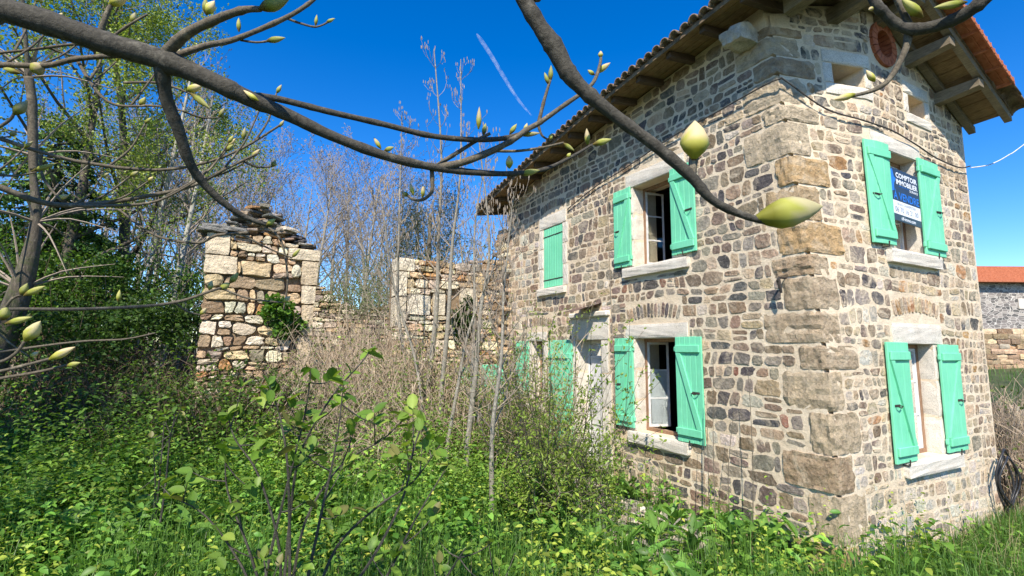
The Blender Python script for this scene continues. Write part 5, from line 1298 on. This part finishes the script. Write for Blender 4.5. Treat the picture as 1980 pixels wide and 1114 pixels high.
def bud(parent, p0, p1, dep, wpx, kind=0, dd=0.):
    a = at(*p0, dep); b = at(*p1, dep+dd); d = Vector(b-a); l_ = d.length; w = wpx/960*dep
    o = new_obj('bud', BUDS[kind], parent); o.matrix_basis = Matrix.Translation(Vector(a-root))@d.to_track_quat('X', 'Z').to_matrix().to_4x4()@Matrix.Diagonal((l_, w, w, 1))
def limb(pts, ws, name='limb', parent=bt, pre=None, mat=M_BRANCH, sides=10):
    """pts (px, py, depth), ws widths in photograph pixels"""
    P = [at(*q) for q in pts]; R_ = [w/2/960*q[2] for q, w in zip(pts, ws)]
    if pre is not None: P = [np.array(p) for p, r in pre]+P; R_ = [r for p, r in pre]+R_
    n = 8; S_ = smoothpath(P, n); R2 = np.interp(np.linspace(0, len(P)-1, len(S_)), range(len(P)), R_)
    R2 = R2*(1+.02*np.sin(np.arange(len(S_))*.9)+.018*rng.normal(0, 1, len(S_)))
    for i0 in range(random.randint(3, 7), len(S_)-2, 9): R2[i0-1:i0+2] *= np.array([1.04, U(1.06, 1.16), 1.03])   # bud scars and knuckles
    m_ = MB(); m_.tube(S_, R2, sides); return m_.build(name, mat, parent, smooth=True, org=root)
main = limb([(-160, -40, 1.0), (0, 16, 1.0), (110, 50, 1.02), (210, 85, 1.05), (320, 118, 1.08), (430, 166, 1.1), (480, 190, 1.12), (560, 224, 1.16), (640, 262, 1.2), (740, 300, 1.25), (820, 320, 1.3), (900, 332, 1.35), (985, 336, 1.4), (1050, 328, 1.45), (1100, 306, 1.5), (1145, 280, 1.55)],
            [52, 48, 45, 42, 40, 34, 31, 24, 20, 18, 16, 13, 10, 8, 6, 5], pre=[(fork, .07), (fork*.5+at(-160, -40, 1.0)*.5+[0, 0, .1], .045)])
def twig(pts, dep, w, mat=M_TWIG, parent=main):
    q = [(x, y, dep if not isinstance(dep, (tuple, list)) else dep[0]+(dep[1]-dep[0])*i/(len(pts)-1)) for i, (x, y) in enumerate(pts)]
    return limb(q, list(np.linspace(w[0], w[1], len(q))), 'twig', parent, mat=mat, sides=7)
twig([(312, 125), (322, 190), (345, 250), (365, 310), (390, 350), (430, 390), (475, 420), (525, 437)], (1.08, 1.3), (27, 8), M_BRANCH); bud(main, (515, 436), (533, 424), 1.29, 10)
twig([(318, 105), (360, 66), (420, 37), (470, 20), (503, 18)], (1.08, 1.0), (22, 11)); bud(main, (500, 18), (562, -2), 1.0, 24)
twig([(340, 108), (400, 88), (455, 76), (550, 36), (600, 5), (625, -20)], (1.1, 1.2), (13, 6)); twig([(556, 36), (580, 45), (612, 52), (640, 40)], 1.18, (5, 3)); bud(main, (630, 44), (648, 36), 1.18, 6); bud(main, (610, 50), (613, 28), 1.18, 6)
twig([(465, 78), (495, 82), (518, 80)], 1.15, (4, 4)); bud(main, (514, 80), (552, 74), 1.15, 11); bud(main, (462, 62), (461, 34), 1.14, 9)
twig([(480, 184), (540, 192), (640, 217), (740, 240), (830, 262), (910, 270), (970, 268), (1010, 258)], (1.12, 1.4), (13, 9), M_BRANCH); bud(main, (985, 260), (1000, 240), 1.4, 9); bud(main, (1005, 262), (1045, 258), 1.4, 9, 2); bud(main, (1014, 256), (1020, 238), 1.4, 8, 2)
twig([(850, 324), (900, 312), (955, 290), (995, 268), (1020, 250), (1045, 236), (1090, 204), (1130, 176), (1150, 155), (1160, 125), (1162, 112)], (1.32, 1.5), (15, 5)); bud(main, (1161, 112), (1162, 98), 1.5, 9, 1); bud(main, (1152, 142), (1181, 122), 1.5, 11, 1); bud(main, (1150, 145), (1136, 136), 1.5, 9)
twig([(1042, 236), (1052, 195), (1064, 155)], 1.46, (8, 5)); bud(main, (1062, 165), (1052, 140), 1.46, 9); bud(main, (1064, 158), (1066, 126), 1.46, 9)
twig([(845, 320), (880, 298), (925, 270), (948, 258)], 1.34, (9, 6)); bud(main, (925, 250), (927, 206), 1.35, 10, 1); bud(main, (934, 262), (940, 238), 1.35, 9)
twig([(835, 326), (836, 350), (834, 372), (818, 386), (800, 386), (786, 376)], 1.32, (9, 5)); bud(main, (790, 378), (776, 372), 1.32, 9, 1); bud(main, (800, 378), (792, 354), 1.32, 9, 1); bud(main, (817, 382), (818, 356), 1.32, 8, 1)
twig([(960, 292), (1000, 292), (1045, 286), (1090, 276)], 1.42, (6, 4)); bud(main, (1088, 276), (1110, 292), 1.42, 8); twig([(1040, 240), (1048, 262), (1064, 272)], 1.45, (6, 3)); bud(main, (1062, 272), (1068, 258), 1.45, 8)
bud(main, (985, 326), (984, 300), 1.4, 15, 1); bud(main, (1003, 338), (1044, 330), 1.42, 12); bud(main, (1136, 280), (1134, 248), 1.55, 11, 1); bud(main, (1145, 280), (1183, 270), 1.55, 12); bud(main, (1096, 306), (1104, 296), 1.5, 8)
bud(main, (737, 288), (722, 266), 1.25, 9, 1); bud(main, (742, 292), (762, 285), 1.25, 9); bud(main, (500, 195), (470, 175), 1.1, 10, 1)
# thinner branches at the left
def side(pts, dep, w, buds=(), mat=M_TWIG):
    t = twig(pts, dep, w, mat, parent=bt)
    for (a, b, wp, k) in buds: bud(t, a, b, dep if not isinstance(dep, (tuple, list)) else dep[1], wp, k)
    return t
LB = [([(-60, 128), (20, 126), (90, 127), (150, 114), (240, 108), (300, 116)], 1.15, (11, 9), [((60, 138), (88, 128), 22, 1), ((40, 142), (4, 132), 12, 0)]),
      ([(-60, 255), (0, 268), (60, 288), (130, 308), (200, 320), (250, 326), (320, 328), (400, 314), (470, 286), (545, 240)], (1.3, 1.5), (9, 4), [((540, 246), (550, 232), 6, 1), ((470, 270), (474, 246), 8, 2), ((440, 285), (456, 268), 8, 1)]),
      ([(-60, 345), (0, 362), (60, 385), (115, 396), (190, 394), (280, 380), (370, 360), (440, 325), (500, 296)], (1.2, 1.45), (14, 4), [((95, 370), (86, 350), 10, 0), ((110, 384), (134, 378), 9, 1), ((262, 396), (280, 386), 8, 0)]),
      ([(110, 396), (200, 398), (300, 390), (380, 350)], 1.3, (8, 3), []),
      ([(-60, 606), (20, 598), (150, 598), (280, 592), (350, 582), (410, 562), (430, 556)], (1.2, 1.4), (7, 5), [((424, 560), (446, 548), 12, 0), ((444, 548), (462, 528), 11, 0), ((405, 562), (410, 542), 9, 2), ((228, 584), (232, 560), 8, 0)]),
      ([(-60, 640), (0, 604), (24, 578), (44, 570)], .95, (6, 4), [((40, 572), (54, 548), 12, 0), ((46, 572), (88, 554), 12, 0), ((4, 620), (14, 592), 17, 0), ((10, 626), (62, 614), 12, 0)]),
      ([(-60, 712), (0, 700), (30, 684), (48, 660)], .9, (7, 6), [((48, 660), (80, 622), 22, 2)]),
      ([(-60, 728), (0, 718), (50, 706), (96, 694)], .9, (7, 6), [((94, 696), (146, 672), 15, 1)]),
      ([(-60, 745), (0, 732), (70, 720), (130, 706)], .95, (7, 5), [((128, 708), (156, 702), 10, 0)]),
      ([(-60, 690), (60, 672), (160, 660), (240, 656), (300, 644)], 1.2, (5, 3), []),
      ([(290, 108), (250, 96), (200, 88), (140, 86), (60, 96), (-20, 104)], 1.2, (6, 5), []),
      ([(150, 118), (190, 180), (230, 204), (300, 205), (360, 216)], 1.25, (7, 3), [((270, 206), (282, 188), 10, 0)]),
      ([(55, 150), (62, 200), (64, 260), (66, 330)], 1.6, (16, 13), []),
      ([(240, 160), (300, 160), (340, 170), (370, 182)], 1.3, (5, 4), [((368, 180), (405, 210), 12, 0), ((360, 176), (392, 166), 14, 1)]),
      ([(-40, 268), (14, 236), (28, 218)], .95, (6, 5), [((26, 222), (54, 196), 17, 2)]),
      ([(180, 100), (195, 60), (210, 20), (228, -10)], 1.3, (14, 6), [((210, 10), (250, -8), 18, 1)]),
      ([(200, 84), (250, 48), (285, 28)], 1.25, (6, 4), [((255, 45), (262, 24), 10, 2), ((400, 30), (396, -4), 14, 0), ((398, 28), (416, 2), 16, 1)]),
      ([(-40, 335), (30, 340), (80, 330)], 1.3, (5, 3), [((60, 332), (110, 316), 9, 0)]),
      ([(78, 300), (84, 345), (118, 388)], 1.35, (6, 4), []),
      ([(480, 450), (420, 455), (380, 470), (300, 455), (230, 405)], 1.5, (6, 4), []),
      ([(520, 440), (545, 470), (556, 540), (548, 600)], 1.6, (5, 3), [])]
for q in LB: side(*q)
for i in range(26):   # finer side twigs
    pts, dep = LB[random.choice([0, 1, 1, 2, 2, 3, 4, 10, 11, 19])][:2]; k = random.randint(0, len(pts)-2); f = U(.2, .9); x = pts[k][0]+(pts[k+1][0]-pts[k][0])*f; y = pts[k][1]+(pts[k+1][1]-pts[k][1])*f
    d0_ = dep if not isinstance(dep, (tuple, list)) else dep[0]+(dep[1]-dep[0])*(k+f)/(len(pts)-1); a = random.choice([U(-1.2, -.3), U(.2, .8)]); l_ = U(50, 140)
    e = (x+l_*math.cos(a), y+l_*math.sin(a)-12); side([(x, y), (x+l_*.5*math.cos(a)+U(-8, 8), y+l_*.5*math.sin(a)), e], (d0_, d0_+.06), (4.5, 2.6), [(e, (e[0]+U(8, 18), e[1]-U(8, 22)), U(6, 9), random.choice([0, 1, 2]))])
# second limb, falling from the top across the house
l2 = limb([(960, -150, 1.0), (1005, -20, 1.0), (1040, 45, 1.0), (1072, 92, 1.0), (1098, 140, 1.0), (1135, 180, 1.0), (1200, 232, 1.0), (1270, 284, 1.0), (1335, 340, 1.0), (1375, 385, 1.0), (1430, 414, 1.0), (1480, 428, 1.0)], [34, 32, 31, 37, 34, 28, 24, 23, 23, 17, 14, 13], pre=[(fork+[.1, 0, .6], .05), (np.array([-5.8, -2.3, 3.6]), .035)])
twig([(1338, 340), (1340, 318), (1343, 300)], 1.0, (16, 18), M_TWIG, l2); bud(l2, (1342, 308), (1347, 232), .99, 50, 1); bud(l2, (1460, 422), (1592, 404), 1.0, 58, 2)
# third limb, top right
l3 = limb([(1640, -120, 1.05), (1688, -5, 1.0), (1712, 28, 1.0), (1740, 50, 1.0), (1780, 56, .98), (1840, 40, .95), (1885, 14, .92), (1925, -20, .9)], [18, 19, 19, 20, 22, 24, 24, 22], pre=[(np.array([-4.9, -2.2, 3.5]), .03)])
twig([(1725, -20), (1742, 14), (1757, 46)], 1.0, (10, 13), M_TWIG, l3); twig([(1757, 50), (1752, 92), (1722, 150), (1690, 174), (1648, 186)], 1.0, (15, 6), M_TWIG, l3)
bud(l3, (1655, 182), (1612, 194), 1.0, 14, 1); bud(l3, (1692, 158), (1674, 136), 1.0, 13, 1); bud(l3, (1784, 34), (1742, -2), .98, 20, 0); bud(l3, (1870, 4), (1806, 16), .93, 16, 0); bud(l3, (1690, 14), (1680, 20), 1.0, 9, 1)
l4 = limb([(1500, -140, 1.05), (1600, -70, 1.0), (1690, -8, 1.0)], [20, 18, 16], pre=[(np.array([-4.9, -2.2, 3.5]), .025)])

# ------------------------------------------------------------------ right of the gable
hq = np.array([3.36, -.05, gz1(3.36, -.05)]); o = thing('garden_hose', 'coil of black hose hanging beside the right end of the gable', 'hose', tuple(hq)); m_ = MB()
for k in range(3):
    rx, rz, cx_, cz_ = U(.13, .26), U(.26, .38), U(-.05, .06), .55+U(-.06, .06); P = [np.array([cx_+rx*math.sin(t)+.02*k, -.05-.03*k+.02*math.sin(3*t), cz_+rz*math.cos(t)]) for t in np.linspace(.2*k, 6.0+.2*k, 26)]; m_.tube(P, .012, 7)
m_.build('hose_coil', M_HOSE, o, smooth=True)
thicket('dry_shrub', 'tangle of bare pale twigs at the right edge', [((4.35, .1), .35, 1.9, 2), ((4.9, .4), .6, 1.7, 2), ((6.2, 1.4), .9, 1.6, 2)], 850, M_DRY, (.004, .008), 1, ((.08, .12, .03), (.2, .24, .07)), cat='shrub', spread=.7)
q = at(1940, 770, 10.5); o = thing('slate_pile', 'pile of grey slates lying behind the twiggy shrub', 'slates', (q[0], q[1], gz1(q[0], q[1])))
for i in range(40):
    V, Fs = rock((U(-.5, .5), U(-.3, .3), U(.02, 1)*.75), (U(.3, .5), U(.2, .35), .03), 2, .1, .1, rot=(U(-.3, .3), U(-.3, .3), U(0, 3))); m_ = MB(); m_.add(V, Fs, pick(dict(grey=5, basalt=2))); m_.build('slate', M_SLATE, o)
# far farm building
bq = at(1890, 600, 24); bd = CR.copy(); bd[2] = 0; bd /= np.linalg.norm(bd); bn = np.array([-bd[1], bd[0], 0])
o = thing('farm_building', 'distant stone barn with an orange-red tiled roof at right', 'building', (bq[0], bq[1], 1.4))
def fb(u, v, n): return tuple(bd*u+bn*n+np.array([0, 0, v-1.4]))
def far_wall_mat():
    m, nt, bs = mat_base('far_masonry'); p = pos(nt); vo = N(nt, 'ShaderNodeTexVoronoi', Scale=4.5); vo.feature = 'DISTANCE_TO_EDGE'; mp = N(nt, 'ShaderNodeMapping'); mp.inputs['Scale'].default_value = (1, 1, 1.7); L(nt, p, mp.inputs[0]); L(nt, mp.outputs[0], vo.inputs[0])
    v2 = N(nt, 'ShaderNodeTexVoronoi', Scale=4.5); L(nt, mp.outputs[0], v2.inputs[0]); c = ramp(nt, v2.outputs['Color'], [(.2, (.09, .085, .08)), (.6, (.24, .21, .19)), (.9, (.4, .36, .31))])
    L(nt, mixc(nt, ramp(nt, vo.outputs[0], [(.01, (1, 1, 1)), (.05, (0, 0, 0))]), c, (.6, .56, .5)), bs.inputs['Base Color']); bs.inputs['Roughness'].default_value = .95; return m
m_ = MB(); m_.box((-6, 1.0, 0), (14, 5.5, 6), fb); m_.build('wall', far_wall_mat(), o)
def rf(u, t, dz=0.): return fb(u, 5.45+1.35*t+dz, -.45+3.4*t)
m_ = MB()
for k in range(12):
    a, b = k/12, (k+1)/12; m_.add([rf(-6.4, a, .06), rf(14.4, a, .06), rf(14.4, b, .0), rf(-6.4, b, .0), rf(-6.4, a), rf(14.4, a)], [(0, 1, 2, 3), (4, 5, 1, 0)])
m_.add([rf(-6.4, 0), rf(14.4, 0), fb(14.4, 5.45, 7), fb(-6.4, 5.45, 7), rf(-6.4, 1), rf(14.4, 1)], [(0, 3, 2, 1), (2, 3, 4, 5)])
m_.build('roof', M_TILE, o)
for u in (2.0, 4.6): m_ = MB(); m_.bbox((u, 4.2, -.02), (u+.35, 4.7, .04), lambda a, b, c: fb(a, b, -c)); m_.build('vent', M_GRAN, o)
dq = at(1890, 640, 19); o = thing('drystone_wall', 'brown drystone terrace wall below the distant barn', 'wall', (dq[0], dq[1], 1.0)); S = MB()
for r_ in range(11):
    u = -3.
    while u < 8:
        w_ = U(.25, .6); c_ = bd*(u+w_/2)+bn*U(-.05, .05)+np.array([0, 0, r_*.19]); V, Fs = rock(c_, (w_, .4, .19), 2, .2, .12, rot=(0, 0, math.atan2(bd[1], bd[0]))); S.add(V, Fs, pick(dict(brown=4, tan=3, grey=2))); u += w_
S.build('stones', M_RUIN, o, kind='stuff')
# ------------------------------------------------------------------ trees left of the standpoint, out of the picture, that shade the garden
leafy_tree('leafing_tree', 'leafing tree beside the standpoint that shades the left garden', (-10.6, .2, gz1(-10.6, .2)), 8.5, (.02, .02), 9000, .10, (.06, .12, .02), (.14, .2, .05), .16)
leafy_tree('leafing_tree', 'second low leafing tree further left that shades the brambles', (-10.4, 2.6, gz1(-10.4, 2.6)), 5, (.02, .02), 12000, .10, (.06, .12, .02), (.14, .2, .05), .16)
# ------------------------------------------------------------------ vapour trail
def trail_mat():
    m = bpy.data.materials.new('vapour'); m.use_nodes = True; nt = m.node_tree; nt.nodes.clear(); p = pos(nt); out = nt.nodes.new('ShaderNodeOutputMaterial'); t = nt.nodes.new('ShaderNodeBsdfTransparent'); d = nt.nodes.new('ShaderNodeBsdfTranslucent'); d.inputs[0].default_value = (.9, .93, 1, 1); df = nt.nodes.new('ShaderNodeBsdfDiffuse'); df.inputs[0].default_value = (.9, .93, 1, 1)
    ad = nt.nodes.new('ShaderNodeMixShader'); L(nt, d.outputs[0], ad.inputs[1]); L(nt, df.outputs[0], ad.inputs[2]); mx = nt.nodes.new('ShaderNodeMixShader'); f = ramp(nt, noise(nt, p, .03, 4, .6), [(.35, (0, 0, 0)), (.7, (.22, .22, .22))]); L(nt, f, mx.inputs[0]); L(nt, t.outputs[0], mx.inputs[1]); L(nt, ad.outputs[0], mx.inputs[2]); L(nt, mx.outputs[0], out.inputs[0]); return m
P = smoothpath([at(922, 66, 3000), at(945, 100, 3000), at(972, 145, 3000), at(1000, 190, 3000), at(1028, 224, 3000)], 8); m_ = MB()
m_.tube(P, [max(2., w) for w in np.interp(np.linspace(0, 1, len(P)), [0, .1, .5, .85, 1], [4, 12, 11, 7, 3])], 10); m_.build('vapour_trail', trail_mat(), None, smooth=True, label='short white vapour trail high in the blue sky', cat='contrail')
